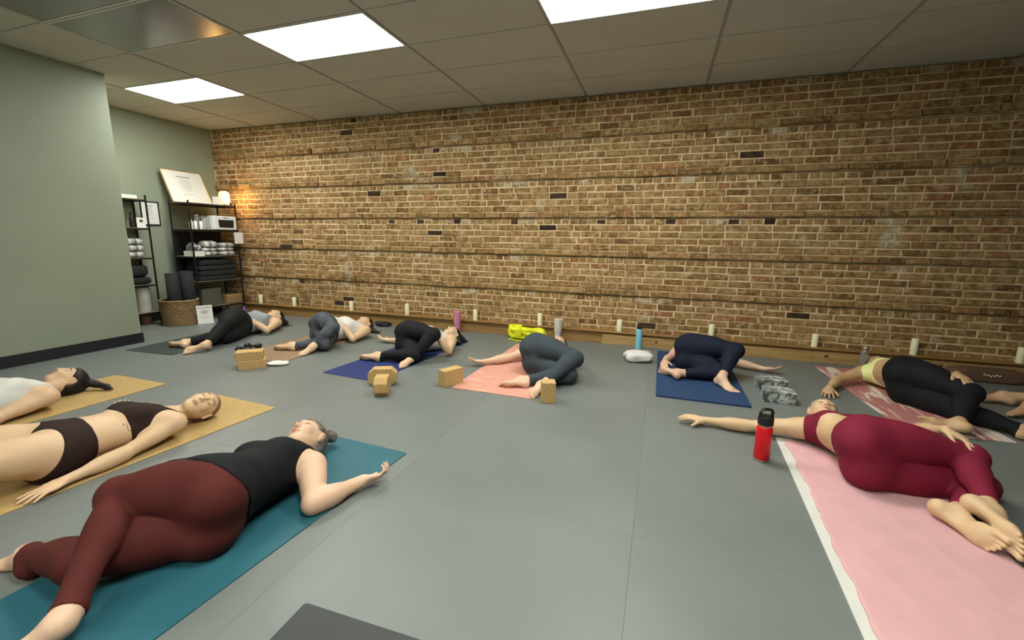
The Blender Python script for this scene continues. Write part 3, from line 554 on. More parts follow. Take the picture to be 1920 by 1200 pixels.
r = empty('flower_pot', (-6.84, 4.03, 0)); tag(r, 'brown clay pot on the floor under the half hidden shelf', 'pot'); smooth_obj(lathe_part('pot', [(0.06, 0), (0.065, 0.003), (0.085, 0.12), (0.085, 0.128)], mat('clay', (0.10, 0.048, 0.03), 0.8, 0.2), r, 24)); smooth_obj(lathe_part('rim', [(0.085, 0.125), (0.093, 0.127), (0.093, 0.15), (0.085, 0.15)], MATS['clay'], r, 24))
# paper on the corner post
r = empty('notice', (-6.352, 5.195, 1.13)); tag(r, 'blank white notice hanging from the corner shelf post', 'notice'); B().box(0, 0.004, -0.075, 0.075, 0, 0.175, 0.001, 1).obj('sheet', M_PAPER, r); B().tube([(0.002, -0.03, 0.175), (0.002, 0, 0.20), (0.002, 0.03, 0.175)], 0.0015, 6).obj('string', M_MET, r)
# wicker basket with rolled black mats and the white sign in front
M_WICK2 = mat('wicker', (0.23, 0.145, 0.065), 0.75, 0.3, 30, bump=0.3, col2=(0.34, 0.225, 0.11))
r = empty('wicker_basket', (-6.43, 4.235, 0)); tag(r, 'round wicker basket full of rolled black mats', 'basket'); RB = 0.222
w = B(); w.lathe([(RB*0.90, 0.002), (RB*0.93, 0.010), (RB*0.985, 0.335), (RB*0.965, 0.335), (RB*0.91, 0.02), (0.01, 0.015)], n=48); w.obj('lining', mat('dark_lining', (0.07, 0.045, 0.022), 0.9), r)
for k in range(20):
    z = 0.010 + k*0.0165; rr = RB*(0.935 + 0.055*z/0.335); pts = []
    for i in range(56):
        a = 2*math.pi*i/56; q = rr + 0.006*math.cos(a*14 + math.pi*(k % 2)); pts.append((q*math.cos(a), q*math.sin(a), z))
    B().tube(pts, 0.0085, 6, closed=True).obj('strand', M_WICK2, r, smooth=True)
B().tube([(RB*math.cos(2*math.pi*i/48), RB*math.sin(2*math.pi*i/48), 0.345) for i in range(48)], 0.013, 8, closed=True).obj('rim', M_WICK2, r, smooth=True)
def rolled(label, x, y, rad, hgt, tilt=(0, 0)):
    b = B(); prof = []
    pts = [((0.012 + (rad-0.012)*t/60)*math.cos(t*0.42), (0.012 + (rad-0.012)*t/60)*math.sin(t*0.42)) for t in range(61)]
    t = bmesh.new(); th = 0.006; lo = [t.verts.new((p[0], p[1], 0)) for p in pts]; hi = [t.verts.new((p[0], p[1], hgt)) for p in pts]
    for i in range(60): t.faces.new((lo[i], lo[i+1], hi[i+1], hi[i]))
    b._merge(t); o = b.obj('rolled_mat', M_BLKT, None, (x, y, 0.03), (tilt[0], tilt[1], 0), smooth=True)
    md = o.modifiers.new('thickness', 'SOLIDIFY'); md.thickness = th
    tag(o, label, 'rolled mat', 'rolled black mats in the basket'); return o
rolled('tall rolled black mat in the basket, nearest the corner shelves', -6.360, 4.335, 0.092, 0.72); rolled('rolled black mat in the middle of the basket', -6.375, 4.145, 0.088, 0.70, (0.0, 0)); rolled('rolled black mat at the back of the basket, nearest the green wall', -6.530, 4.24, 0.080, 0.66, (0, 0))
r = empty('sign', (-6.135, 4.370, 0.0), -0.25); tag(r, 'white printed sign leaning against the wicker basket', 'sign'); r.rotation_euler = (0, -0.10, -0.45)
B().box(0, 0.006, -0.095, 0.095, 0, 0.265, 0.0015, 1).obj('board', M_PAPER, r); b = B()
for (c, z, bw, bh) in [(0, 0.232, 0.16, 0.013), (0, 0.205, 0.03, 0.007), (0, 0.186, 0.09, 0.011), (0, 0.166, 0.10, 0.012), (0, 0.147, 0.07, 0.010), (0, 0.108, 0.17, 0.003), (-0.01, 0.09, 0.10, 0.003), (0, 0.075, 0.08, 0.003)]: b.box(0.0058, 0.0066, c-bw/2, c+bw/2, z-bh/2, z+bh/2)
b.obj('printed_lines', M_INK, r)['kind'] = 'stuff'
# ================================================================ PEOPLE: bodies grown as one continuous surface from a distance field
def nv(a): a = np.asarray(a, float); return a/ (np.linalg.norm(a) + 1e-12)
BIG = 1.0
class Field:
    """rectilinear sample grid; primitives are evaluated only near themselves"""
    def __init__(s, lo, hi, h, fine=()):
        def axis(k):
            out = [lo[k]]
            while out[-1] < hi[k]:
                x = out[-1]; st = h
                for (c, r, hf) in fine:
                    if abs(x - c[k]) < r: st = min(st, hf)
                out.append(x + st)
            return np.array(out, np.float32)
        s.ax = [axis(k) for k in range(3)]; s.shape = tuple(len(a) for a in s.ax)
    def new(s): return np.full(s.shape, BIG, np.float32)
    def region(s, lo, hi):
        sl = tuple(slice(int(np.searchsorted(s.ax[k], lo[k])), int(np.searchsorted(s.ax[k], hi[k]))) for k in range(3))
        X = s.ax[0][sl[0]][:, None, None]; Y = s.ax[1][sl[1]][None, :, None]; Z = s.ax[2][sl[2]][None, None, :]
        return sl, X, Y, Z
MARG = 0.07
def smin(a, b, k):
    if k <= 0: return np.minimum(a, b)
    h = np.maximum(k - np.abs(a - b), 0)/k
    return np.minimum(a, b) - h*h*(k*0.25)
def smax(a, b, k): return -smin(-a, -b, k)
def add_cone(fd, D, a, b, ra, rb, k=0.02):
    a = np.asarray(a, float); b = np.asarray(b, float); R = max(ra, rb) + MARG
    sl, X, Y, Z = fd.region(np.minimum(a, b) - R, np.maximum(a, b) + R)
    if D[sl].size == 0: return
    ab = b - a; L2 = max(ab @ ab, 1e-9)
    px, py, pz = X - a[0], Y - a[1], Z - a[2]
    t = np.clip((px*ab[0] + py*ab[1] + pz*ab[2])/L2, 0, 1).astype(np.float32)
    d = np.sqrt((px - t*ab[0])**2 + (py - t*ab[1])**2 + (pz - t*ab[2])**2) - (ra + (rb - ra)*t)
    D[sl] = smin(D[sl], d.astype(np.float32), k)
def ell_d(X, Y, Z, c, ax, r):
    q = []
    for i in range(3): q.append(((X-c[0])*ax[i][0] + (Y-c[1])*ax[i][1] + (Z-c[2])*ax[i][2]))
    k0 = np.sqrt((q[0]/r[0])**2 + (q[1]/r[1])**2 + (q[2]/r[2])**2)
    k1 = np.sqrt((q[0]/r[0]**2)**2 + (q[1]/r[1]**2)**2 + (q[2]/r[2]**2)**2)
    return (k0*(k0 - 1)/(k1 + 1e-6)).astype(np.float32)
def add_ell(fd, D, c, ax, r, k=0.03, cut=False):
    c = np.asarray(c, float); R = max(r) + MARG
    sl, X, Y, Z = fd.region(c - R, c + R)
    if D[sl].size == 0: return
    d = ell_d(X, Y, Z, c, ax, r)
    D[sl] = smax(D[sl], -d, k) if cut else smin(D[sl], d, k)
def cut_plane(fd, D, p, n, k=0.0):
    """keeps the side that n points away from"""
    n = nv(n); X, Y, Z = fd.ax[0][:, None, None], fd.ax[1][None, :, None], fd.ax[2][None, None, :]
    d = ((X - p[0])*n[0] + (Y - p[1])*n[1] + (Z - p[2])*n[2]).astype(np.float32)
    return smax(D, d, k) if k else np.maximum(D, d)
def surface_nets(D, ax):
    S = D < 0
    nx, ny, nz = D.shape
    cnt = np.zeros((nx-1, ny-1, nz-1), np.uint8)
    for i in (0, 1):
        for j in (0, 1):
            for k in (0, 1): cnt += S[i:nx-1+i, j:ny-1+j, k:nz-1+k]
    act = (cnt > 0) & (cnt < 8)
    I, J, K = np.nonzero(act); idx = np.full(act.shape, -1, np.int32); idx[I, J, K] = np.arange(len(I))
    pos = np.zeros((len(I), 3)); n = np.zeros(len(I))
    cor = [(i, j, k) for i in (0, 1) for j in (0, 1) for k in (0, 1)]
    val = {c: D[I+c[0], J+c[1], K+c[2]] for c in cor}
    for c in cor:
        for a in range(3):
            if c[a]: continue
            e = list(c); e[a] = 1; e = tuple(e); u, v = val[c], val[e]; m = (u < 0) != (v < 0)
            t = np.where(m, u/np.where(m, u - v, 1), 0)
            for b in range(3):
                ii = (I, J, K)[b]; base = ax[b][ii + c[b]]
                p = base + (t*(ax[b][ii+1] - ax[b][ii]) if b == a else 0)
                pos[:, b] += np.where(m, p, 0)
            n += m
    pos /= n[:, None]
    faces = []
    for a in range(3):
        b, c = (a+1) % 3, (a+2) % 3
        sl0 = [slice(None)]*3; sl1 = [slice(None)]*3; sl0[a] = slice(0, -1); sl1[a] = slice(1, None)
        s0, s1 = S[tuple(sl0)], S[tuple(sl1)]
        E = np.argwhere(s0 != s1)
        E = E[(E[:, b] > 0) & (E[:, c] > 0) & (E[:, b] < D.shape[b]-1) & (E[:, c] < D.shape[c]-1)]
        q = []
        for db, dc in ((-1, -1), (0, -1), (0, 0), (-1, 0)):
            t = E.copy(); t[:, b] += db; t[:, c] += dc; q.append(idx[t[:, 0], t[:, 1], t[:, 2]])
        q = np.stack(q, 1); fl = ~s0[E[:, 0], E[:, 1], E[:, 2]]
        q[fl] = q[fl][:, ::-1]; faces.append(q)
    return pos, np.concatenate(faces)
def field_mesh(name, D, fd, origin, smooth_it=1):
    w = np.argwhere(D < 0)
    if len(w) == 0: return None
    lo = np.maximum(w.min(0) - 2, 0); hi = np.minimum(w.max(0) + 3, D.shape)
    ax = [fd.ax[k][lo[k]:hi[k]] for k in range(3)]
    P, Q = surface_nets(D[lo[0]:hi[0], lo[1]:hi[1], lo[2]:hi[2]], ax)
    for _ in range(smooth_it):                       # light relaxation of the net
        acc = np.zeros_like(P); ct = np.zeros(len(P))
        for i in range(4):
            np.add.at(acc, Q[:, i], P[Q[:, (i+1) % 4]]); np.add.at(ct, Q[:, i], 1)
            np.add.at(acc, Q[:, i], P[Q[:, (i-1) % 4]]); np.add.at(ct, Q[:, i], 1)
        P = 0.5*P + 0.5*acc/np.maximum(ct, 1)[:, None]
    P = P - np.asarray(origin)
    me = bpy.data.meshes.new(name)
    me.vertices.add(len(P)); me.vertices.foreach_set('co', P.astype(np.float32).ravel())
    me.loops.add(Q.size); me.loops.foreach_set('vertex_index', Q.astype(np.int32).ravel())
    me.polygons.add(len(Q)); me.polygons.foreach_set('loop_start', np.arange(0, Q.size, 4, dtype=np.int32))
    me.polygons.foreach_set('use_smooth', np.ones(len(Q), bool))
    me.update(calc_edges=True); me.validate()
    return me
def perp(v, n):
    v = np.asarray(v, float); return nv(v - n*(v @ n))
def hand(fd, D, w, d, n, side, curl=0.35, s=1.0, spread=0.12, tcurl=0.3):
    """w wrist, d finger direction, n palm normal, side +1 left / -1 right"""
    d = nv(d); n = perp(n, d); t = np.cross(n, d)*side
    add_ell(fd, D, w + d*0.046*s, (d, t, n), (0.054*s, 0.041*s, 0.0165*s), 0.018)
    add_ell(fd, D, w + d*0.030*s + t*0.022*s + n*0.006, (nv(d+t*0.5), t, n), (0.034*s, 0.018*s, 0.016*s), 0.012)
    for j, (o, L, r) in enumerate(((0.030, 0.070, 0.0083), (0.0105, 0.078, 0.0085), (-0.0095, 0.072, 0.0080), (-0.0285, 0.057, 0.0072))):
        p = w + d*(0.086 - 0.004*abs(j-1))*s + t*o*s; dirn = nv(d + t*o*spread/0.03); ang = 0
        for q, (fr, cw) in enumerate(((0.45, 0.55), (0.30, 0.85), (0.25, 0.6))):
            ang += curl*cw*(1 + 0.12*j); e = p + (dirn*math.cos(ang) + n*math.sin(ang))*L*fr*s
            add_cone(fd, D, p, e, r*s*(1-0.07*q), r*s*(0.93-0.07*q), 0.004); p = e
    p = w + d*0.022*s + t*0.030*s + n*0.004; dirn = nv(t*0.75 + d*0.75 + n*0.25)
    e = p + dirn*0.036*s; add_cone(fd, D, p, e, 0.0125*s, 0.0105*s, 0.008)
    d2 = nv(dirn + d*0.5*tcurl*2 + n*tcurl); add_cone(fd, D, e, e + d2*0.032*s, 0.0102*s, 0.0082*s, 0.004)
def foot(fd, D, an, toe, sole, side, s=1.0):
    """an ankle joint, toe direction, sole = direction out of the sole, side +1 left / -1 right"""
    f = nv(toe); u = perp(sole, f); lat = np.cross(f, -u)*side      # lat points to the little toe side
    # left foot: up x front ... little toe on the left
    lat = np.cross(-u, f)*side
    heel = an + u*0.038*s - f*0.030*s
    add_cone(fd, D, an, heel, 0.034*s, 0.030*s, 0.03)
    add_ell(fd, D, heel + u*0.002*s, (f, lat, u), (0.036*s, 0.030*s, 0.027*s), 0.02)
    ball = an + u*0.050*s + f*0.125*s
    add_cone(fd, D, an + f*0.02*s + u*0.005*s, ball - u*0.004*s, 0.034*s, 0.022*s, 0.03)
    add_cone(fd, D, heel + lat*0.012*s, ball + lat*0.024*s, 0.020*s, 0.018*s, 0.025)
    add_ell(fd, D, ball, (f, lat, u), (0.045*s, 0.046*s, 0.019*s), 0.022)
    for j, (o, L, r, st) in enumerate(((-0.032, 0.042, 0.0125, 0.030), (-0.010, 0.036, 0.0088, 0.034), (0.007, 0.031, 0.0082, 0.030), (0.022, 0.027, 0.0078, 0.024), (0.035, 0.022, 0.0074, 0.015))):
        p = ball + lat*o*s + f*st*s + u*0.004*s; q = p + f*L*0.55*s - u*0.003*s; e = p + f*L*s + u*0.004*s
        add_cone(fd, D, p, q, r*s, r*s, 0.008); add_cone(fd, D, q, e, r*s, r*0.92*s, 0.003)
def head_prims(fd, D, hc, c, f, l, s=1.0, detail=True):
    P = lambda a, b, e=0.0: hc + (c*a + f*b + l*e)*s
    A = (l, f, c)
    add_ell(fd, D, P(0.026, -0.014), A, (0.074*s, 0.093*s, 0.082*s), 0.01)
    add_ell(fd, D, P(0.004, 0.012), A, (0.066*s, 0.076*s, 0.082*s), 0.03)
    add_ell(fd, D, P(-0.048, 0.030), A, (0.052*s, 0.058*s, 0.058*s), 0.035)
    add_ell(fd, D, P(-0.090, 0.062), A, (0.024*s, 0.020*s, 0.020*s), 0.03)
    for e in (-1, 1):
        add_cone(fd, D, P(-0.040, 0.0, 0.050*e), P(-0.086, 0.052, 0.020*e), 0.016*s, 0.014*s, 0.03)     # jaw line
        add_ell(fd, D, P(-0.022, 0.062, 0.036*e), A, (0.022*s, 0.018*s, 0.020*s), 0.025)                 # cheek
    add_ell(fd, D, P(0.040, 0.076), A, (0.046*s, 0.012*s, 0.013*s), 0.022)                               # brow
    if detail:
        for e in (-1, 1):
            add_ell(fd, D, P(0.014, 0.098, 0.031*e), A, (0.019*s, 0.016*s, 0.013*s), 0.014, cut=True)    # socket
            add_ell(fd, D, P(0.013, 0.076, 0.031*e), A, (0.0145*s, 0.0115*s, 0.0105*s), 0.004)           # closed lid
    add_cone(fd, D, P(0.022, 0.086), P(-0.018, 0.106), 0.0075*s, 0.0100*s, 0.012)
    add_ell(fd, D, P(-0.024, 0.106), A, (0.0105*s, 0.011*s, 0.0095*s), 0.006)
    for e in (-1, 1): add_ell(fd, D, P(-0.027, 0.096, 0.0115*e), A, (0.0075*s, 0.0095*s, 0.0075*s), 0.005)
    add_ell(fd, D, P(-0.052, 0.089), A, (0.021*s, 0.0085*s, 0.0062*s), 0.006)
    add_ell(fd, D, P(-0.063, 0.088), A, (0.019*s, 0.0088*s, 0.0068*s), 0.005)
    for e in (-1, 1):
        add_ell(fd, D, P(0.002, -0.012, 0.079*e), (nv(l*e - f*0.5), nv(f + l*e*0.5), c), (0.0095*s, 0.021*s, 0.033*s), 0.006)
        add_ell(fd, D, P(0.004, -0.004, 0.090*e), (nv(l*e - f*0.5), nv(f + l*e*0.5), c), (0.006*s, 0.009*s, 0.017*s), 0.006, cut=True)
SKIN_FAIR = ((0.57, 0.375, 0.225), (0.65, 0.445, 0.285))
def skin_mat(name, tone):
    return mat(name, tone[0], 0.48, 0, 5.0, bump=0.03, bscale=120, col2=tone[1], sss=0.12, spec=0.35)
M_LIP = mat('lip_skin', (0.46, 0.17, 0.13), 0.4, 0.1); M_BROW = mat('brow_hair', (0.075, 0.045, 0.028), 0.7, 0.2)
def person(label, J, look, h=0.008, fine=(), zf=0.006):
    """J: joints; look: clothing, hair, skin and build"""
    J = {k: np.asarray(v, float) for k, v in J.items()}
    fat = look.get('fat', 1.0); leg = look.get('leg', 1.0); arm = look.get('arm', 1.0); s = look.get('s', 1.0)
    pts = np.array(list(v for k, v in J.items() if k not in look.get('dirs', ()) and not k.startswith('d_')))
    lo = pts.min(0) - 0.27; hi = pts.max(0) + 0.27; lo[2] = zf - 0.02
    lim = look.get('limit')
    if lim: lo = np.maximum(lo, lim[0]); hi = np.minimum(hi, lim[1])
    fd = Field(lo, hi, h, fine)
    pc = (J['hipL'] + J['hipR'])/2; sm = (J['shL'] + J['shR'])/2; neck = J['neck']
    lp = nv(J['hipL'] - J['hipR']); lc = nv(J['shL'] - J['shR'])
    spine = sm - pc; u = nv(spine)
    T = fd.new()                                                     # torso
    def station(t):
        l = nv(lp*(1-t) + lc*t); l = perp(l, u); return pc + spine*t + J.get('d_bow', np.zeros(3))*math.sin(math.pi*min(max(t, 0), 1)), l, np.cross(l, u)
    for t, rl, rf, ra in ((-0.02, 0.160, 0.112, 0.110), (0.18, 0.148, 0.104, 0.110), (0.40, 0.128, 0.096, 0.120), (0.62, 0.136, 0.100, 0.120), (0.84, 0.142, 0.094, 0.110)):
        p, l, f = station(t); add_ell(fd, T, p, (l, f, u), (rl*fat*s, rf*fat*s, ra*s), 0.07)
    _, l1, f1 = station(0.82); _, l0, f0 = station(0.0)
    bust = look.get('bust', 1.0)
    for e in (-1, 1):
        add_ell(fd, T, pc + spine*0.66 + (f1*0.078 + l1*e*0.068)*s*fat, (l1, f1, u), (0.064*bust*s, 0.048*bust*s, 0.066*bust*s), 0.04)
        add_ell(fd, T, pc - u*0.035*s - f0*0.055*s*fat + l0*e*0.072*s, (l0, f0, u), (0.090*leg*s, 0.088*leg*s, 0.100*leg*s), 0.05)
        sh = J['shL'] if e > 0 else J['shR']
        add_cone(fd, T, neck - u*0.03*s, sh - u*0.004, 0.048*s, 0.046*s, 0.04)
        add_cone(fd, T, sm - u*0.10*s + l1*e*0.06, sh - u*0.03*s, 0.075*s, 0.056*s, 0.05)
    A = {}; Lg = {}; Th = {}
    for S_, e in (('L', 1), ('R', -1)):
        D = fd.new()
        if 'el'+S_ in J:
            a, b, w = J['sh'+S_], J['el'+S_], J['wr'+S_]
            add_cone(fd, D, a, b, 0.047*arm*s, 0.037*arm*s, 0.02)
            add_ell(fd, D, a*0.62+b*0.38, (nv(b-a), perp((0, 0, 1), nv(b-a)), np.cross(nv(b-a), perp((0, 0, 1), nv(b-a)))), (0.105*s, 0.046*arm*s, 0.046*arm*s), 0.03)
            add_cone(fd, D, b, w, 0.036*arm*s, 0.0235*arm*s, 0.02)
            add_ell(fd, D, b*0.72+w*0.28, (nv(w-b), perp((0, 0, 1), nv(w-b)), np.cross(nv(w-b), perp((0, 0, 1), nv(w-b)))), (0.085*s, 0.040*arm*s, 0.038*arm*s), 0.03)
            hp = look.get('hand'+S_)
            if hp: hand(fd, D, w, J['d_f'+S_], J['d_n'+S_], e, *hp)
        A[S_] = D
        D = fd.new()
        a, k = J['hip'+S_], J['kn'+S_]
        add_cone(fd, D, a, k, 0.088*leg*s, 0.056*leg*s, 0.02)
        d = nv(k - a); q = J.get('d_q'+S_, None); q = perp(q if q is not None else (0, 0, 1), d)
        add_ell(fd, D, a*0.66 + k*0.34, (d, q, np.cross(d, q)), (0.17*s, 0.083*leg*s, 0.083*leg*s), 0.05)
        Th[S_] = D.copy()
        if 'an'+S_ in J:
            w = J['an'+S_]; d2 = nv(w - k); back = (a + w)/2 - k; back = perp(back, d2) if np.linalg.norm(np.cross(nv(a-k), d2)) > 0.15 else perp(J.get('d_b'+S_, np.array((0, 0, -1.))), d2)
            add_ell(fd, D, k, (d2, back, np.cross(d2, back)), (0.055*leg*s, 0.055*leg*s, 0.053*leg*s), 0.03)
            add_cone(fd, D, k, w, 0.050*leg*s, 0.034*s, 0.02)
            add_ell(fd, D, k*0.68 + w*0.32 + back*0.016*s, (d2, back, np.cross(d2, back)), (0.115*s, 0.052*leg*s, 0.053*leg*s), 0.03)
            if 'd_t'+S_ in J: foot(fd, D, w, J['d_t'+S_], J['d_s'+S_], e, look.get('fs', 1.0)*s)
        Lg[S_] = D
    H = fd.new(); hc = J['head']; f = nv(J['d_face']); c = perp(J.get('d_crown', hc - neck), f); l = np.cross(c, f)
    f_n = f
    head_prims(fd, H, hc, c, f, l, s*look.get('hs', 1.0), True)
    nb = hc - c*0.050*s - f*0.022*s
    add_cone(fd, H, neck, nb, 0.052*s, 0.050*s, 0.03)
    kt, ka = 0.045, 0.03
    body = smin(T, H, 0.03); tl = {}
    for S_ in 'LR': tl[S_] = smin(T, Lg[S_], kt)
    full = smin(body, tl['L'], 0.004); full = smin(full, tl['R'], 0.004)
    for S_ in 'LR': full = smin(full, smin(T, A[S_], ka), 0.004)
    Zc = (zf - fd.ax[2])[None, None, :].astype(np.float32)
    full = np.maximum(full, Zc)
    base = np.array((pc[0], pc[1], 0.0))
    root = empty('person', tuple(base)); tag(root, label, 'person')
    sk = skin_mat('skin_'+look.get('skin', 'fair'), look.get('tone', SKIN_FAIR))
    me = field_mesh('body', full, fd, base); bod = link('body', me, sk, root)
    # ------------------------------------------------ clothing
    def put(name, D, m, lab=None, zc=True, it=3):
        D = np.maximum(D, Zc - 0.0004) if zc else D
        me2 = field_mesh(name, D, fd, base, it)
        if me2:
            o = link(name, me2, m, root)
            if lab: o['label'] = lab
    armsD = np.minimum(A['L'], A['R'])
    def shell(parts, off): return [p - off for p in parts]
    if 'legs' in look:
        g = look['legs']; off = g.get('off', 0.0045); wp = pc + u*g.get('waist', 0.10)*s
        wn = nv(u + np.asarray(J.get('d_waist', (0, 0, 0))))
        t = cut_plane(fd, T - off, wp, wn)
        out = None
        for S_ in 'LR':
            dk = Lg[S_] - off
            ct = g.get('cut'+S_, g.get('cut', 0.9)); k = J['kn'+S_]
            if g.get('short'):
                a = J['hip'+S_]; dk = cut_plane(fd, dk, a + (k-a)*g['short'], nv(k - a) + np.asarray(J.get('d_hem'+S_, (0, 0, 0))))
                # the torso part of shorts stops at the same hem
            elif 'an'+S_ in J:
                dk = smin(cut_plane(fd, dk, k + (J['an'+S_]-k)*ct, J['an'+S_]-k), Th[S_] - off, 0.02)
            q = smin(t, dk, kt); out = q if out is None else smin(out, q, 0.004)
        bis = (np.minimum(np.minimum(T, Lg['L']), Lg['R']) - armsD)*0.5
        out = np.maximum(out, bis)
        put(g.get('name', 'leggings'), out, g['mat'], g.get('label'))
    if 'top' in look:
        g = look['top']; off = g.get('off', 0.005); hp = pc + u*g.get('hem', 0.28)*s
        t = T - off
        if g.get('cover_legs'): t = smin(tl['L'], tl['R'], 0.004) - off
        if g.get('folds'):                                            # loose cloth: shallow running folds
            X, Y, Z = fd.ax[0][:, None, None], fd.ax[1][None, :, None], fd.ax[2][None, None, :]
            wv = (np.sin(38*X + 17*Y + 9*Z + 1.5*np.sin(21*Y - 13*Z)) + 0.7*np.sin(29*Z - 33*Y + 19*X + 1.3*np.sin(25*X)))
            t = t - np.float32(g['folds'])*wv.astype(np.float32)
        t = cut_plane(fd, t, hp, -nv(u + np.asarray(J.get('d_tophem', (0, 0, 0)))))
        nk = fd.new(); nr = g.get('neck', 0.07)*s
        sn = np.cross(lc, u)
        if g.get('cap', None) is not None:                            # straight upper edge (sports bra back and front)
            t = cut_plane(fd, t, neck - u*g['cap']*s, u)
        add_cone(fd, nk, neck + sn*0.02, neck + u*0.12 + sn*0.03, nr, nr, 0)
        scoop = g.get('scoop', 0)
        if scoop: add_ell(fd, nk, neck - u*scoop*0.35*s + sn*0.075*s, (lc, sn, u), (g.get('scoopw', 0.085)*s, 0.09*s, scoop*s), 0.02)
        slv = []
        for S_, e in (('L', 1), ('R', -1)):
            dk = A[S_] - off
            if 'el'+S_ in J:
                a, b = J['sh'+S_], J['el'+S_]; sl_ = g.get('sleeve', 0.0)
                dk = cut_plane(fd, dk, a + (b-a)*sl_, nv(b-a))
                if sl_ < 0.1:
                    dk = fd.new(); le = lc*e; ai = g.get('inset', 0.048)*s
                    t = cut_plane(fd, t, a - le*ai - u*0.02*s, nv(le*0.85 + u*g.get('ahu', 0.42)), 0.006)
            else: dk = fd.new()
            slv.append(dk)
        out = t
        for dk in slv: out = smin(out, dk, ka)
        out = smax(out, -nk, 0.004)
        lim_ = np.minimum(Lg['L'], Lg['R'])
        if not g.get('over', False): out = np.maximum(out, (T - lim_)*0.5 - 0.01)
        put('top', out, g['mat'], g.get('label'), it=4)
    # ------------------------------------------------ hair
    if 'hair' in look:
        g = look['hair']; hs = s*look.get('hs', 1.0)
        Hh = fd.new(); off = g.get('off', 0.010)
        P = lambda a, b, e=0.0: hc + (c*a + f*b + l*e)*hs
        add_ell(fd, Hh, P(0.026, -0.014), (l, f, c), ((0.074+off)*hs, (0.093+off)*hs, (0.082+off)*hs), 0.01)
        add_ell(fd, Hh, P(-0.02, -0.045), (l, f, c), ((0.060+off)*hs, (0.052+off)*hs, (0.070+off)*hs), 0.03)
        hl = g.get('line', (0.045, 0.8, -0.62))
        Hh = cut_plane(fd, Hh, P(hl[0], 0.055), f*hl[1] + c*hl[2], 0.012)
        for e in (-1, 1): add_ell(fd, Hh, P(-0.008, 0.004, 0.090*e), (l, f, c), (0.034, 0.036, 0.044), 0.006, cut=True)
        for a, b, ra, rb in g.get('locks', ()): add_cone(fd, Hh, np.asarray(a), np.asarray(b), ra, rb, 0.02)
        put('hair', Hh, g['mat'], it=2)
    # ------------------------------------------------ face marks: brows, lashes and lips
    if look.get('face', True):
        hs = s*look.get('hs', 1.0); P = lambda a, b, e=0.0: hc + (c*a + f*b + l*e)*hs - base
        for e in (-1, 1):
            bw = B(); bw.tube([P(0.034, 0.0895, 0.012*e), P(0.040, 0.0895, 0.026*e), P(0.039, 0.083, 0.042*e), P(0.033, 0.074, 0.050*e)], 0.0028*hs, 6, radii=[0.0022, 0.0032, 0.0028, 0.0012]); bw.obj('eyebrow', look.get('brow', M_BROW), root, smooth=True)
            lw = B(); lw.tube([P(0.009, 0.0835, 0.018*e), P(0.0055, 0.0875, 0.026*e), P(0.0050, 0.0870, 0.035*e), P(0.009, 0.0800, 0.045*e)], 0.0014*hs, 6); lw.obj('eyelashes', M_BROW, root, smooth=True)
        up = B(); up.tube([P(-0.0565, 0.083, -0.024), P(-0.0535, 0.0935, -0.012), P(-0.0515, 0.0975, -0.004), P(-0.0528, 0.0970, 0), P(-0.0515, 0.0975, 0.004), P(-0.0535, 0.0935, 0.012), P(-0.0565, 0.083, 0.024)], 0.004*hs, 8, radii=[0.0012, 0.0034, 0.0040, 0.0038, 0.0040, 0.0034, 0.0012]); 
        up.tube([P(-0.0575, 0.082, -0.023), P(-0.0625, 0.0925, -0.011), P(-0.0638, 0.0962, 0), P(-0.0625, 0.0925, 0.011), P(-0.0575, 0.082, 0.023)], 0.004*hs, 8, radii=[0.001, 0.0042, 0.0050, 0.0042, 0.001]); up.obj('lips', M_LIP, root, smooth=True)
    root['_b'] = 0; del root['_b']
    return root, bod
def ink_on_body(root, body, strokes, direction, m, r, name):
    """thin ink strokes laid on the skin: points are dropped along a direction onto the body surface"""
    from mathutils.bvhtree import BVHTree
    me = body.data; bv = BVHTree.FromPolygons([v.co for v in me.vertices], [p.vertices for p in me.polygons]); o = root.location; d = Vector(direction).normalized(); b = B()
    for st in strokes:
        pts = []
        for p in st:
            h, n, i, q = bv.ray_cast(Vector(p) - o - d*0.5, d)
            if h is not None: pts.append(h + n*0.0004)
        if len(pts) > 1: b.tube(pts, r, 5)
    x = b.obj(name, m, root); return x
# ================================================================ the people, each lying on a mat in a supine twist
def cloth(name, c, rough=0.8, sheen=0.0, var=0.1, bump=0.12, bs=45, **k): return mat(name, c, rough, var, 7.0, bump=bump, bscale=bs, sheen=sheen, spec=0.2, **k)
M_RUST = cloth('rust_leggings', (0.080, 0.0150, 0.0115)); M_BLK = cloth('black_knit', (0.0075, 0.0085, 0.0095))
M_BRN = cloth('brown_knit', (0.026, 0.014, 0.010)); M_WHT = cloth('white_rib', (0.62, 0.61, 0.56)); M_MAR = cloth('maroon_leggings', (0.180, 0.011, 0.031))
M_YEL = cloth('lime_bra', (0.76, 0.79, 0.33)); M_NAVY = cloth('navy_leggings', (0.008, 0.011, 0.024)); M_CHAR = cloth('charcoal_leggings', (0.040, 0.050, 0.059))
M_GRY = cloth('grey_tank', (0.26, 0.28, 0.30)); M_CAMO = mat('marbled_leggings', (0.012, 0.015, 0.02), 0.8, 0, 9.0, bump=0.1, col2=(0.085, 0.095, 0.11))
M_PALE = cloth('pale_tee', (0.62, 0.58, 0.53)); M_PINKT = cloth('pink_top', (0.55, 0.10, 0.20))
H_DARK = mat('dark_hair', (0.006, 0.005, 0.005), 0.45, 0.4, 60, bump=0.5, bscale=140, stretch=(1, 1, 0.2)); H_BRN = mat('brown_hair', (0.035, 0.020, 0.012), 0.5, 0.4, 60, bump=0.5, bscale=140)
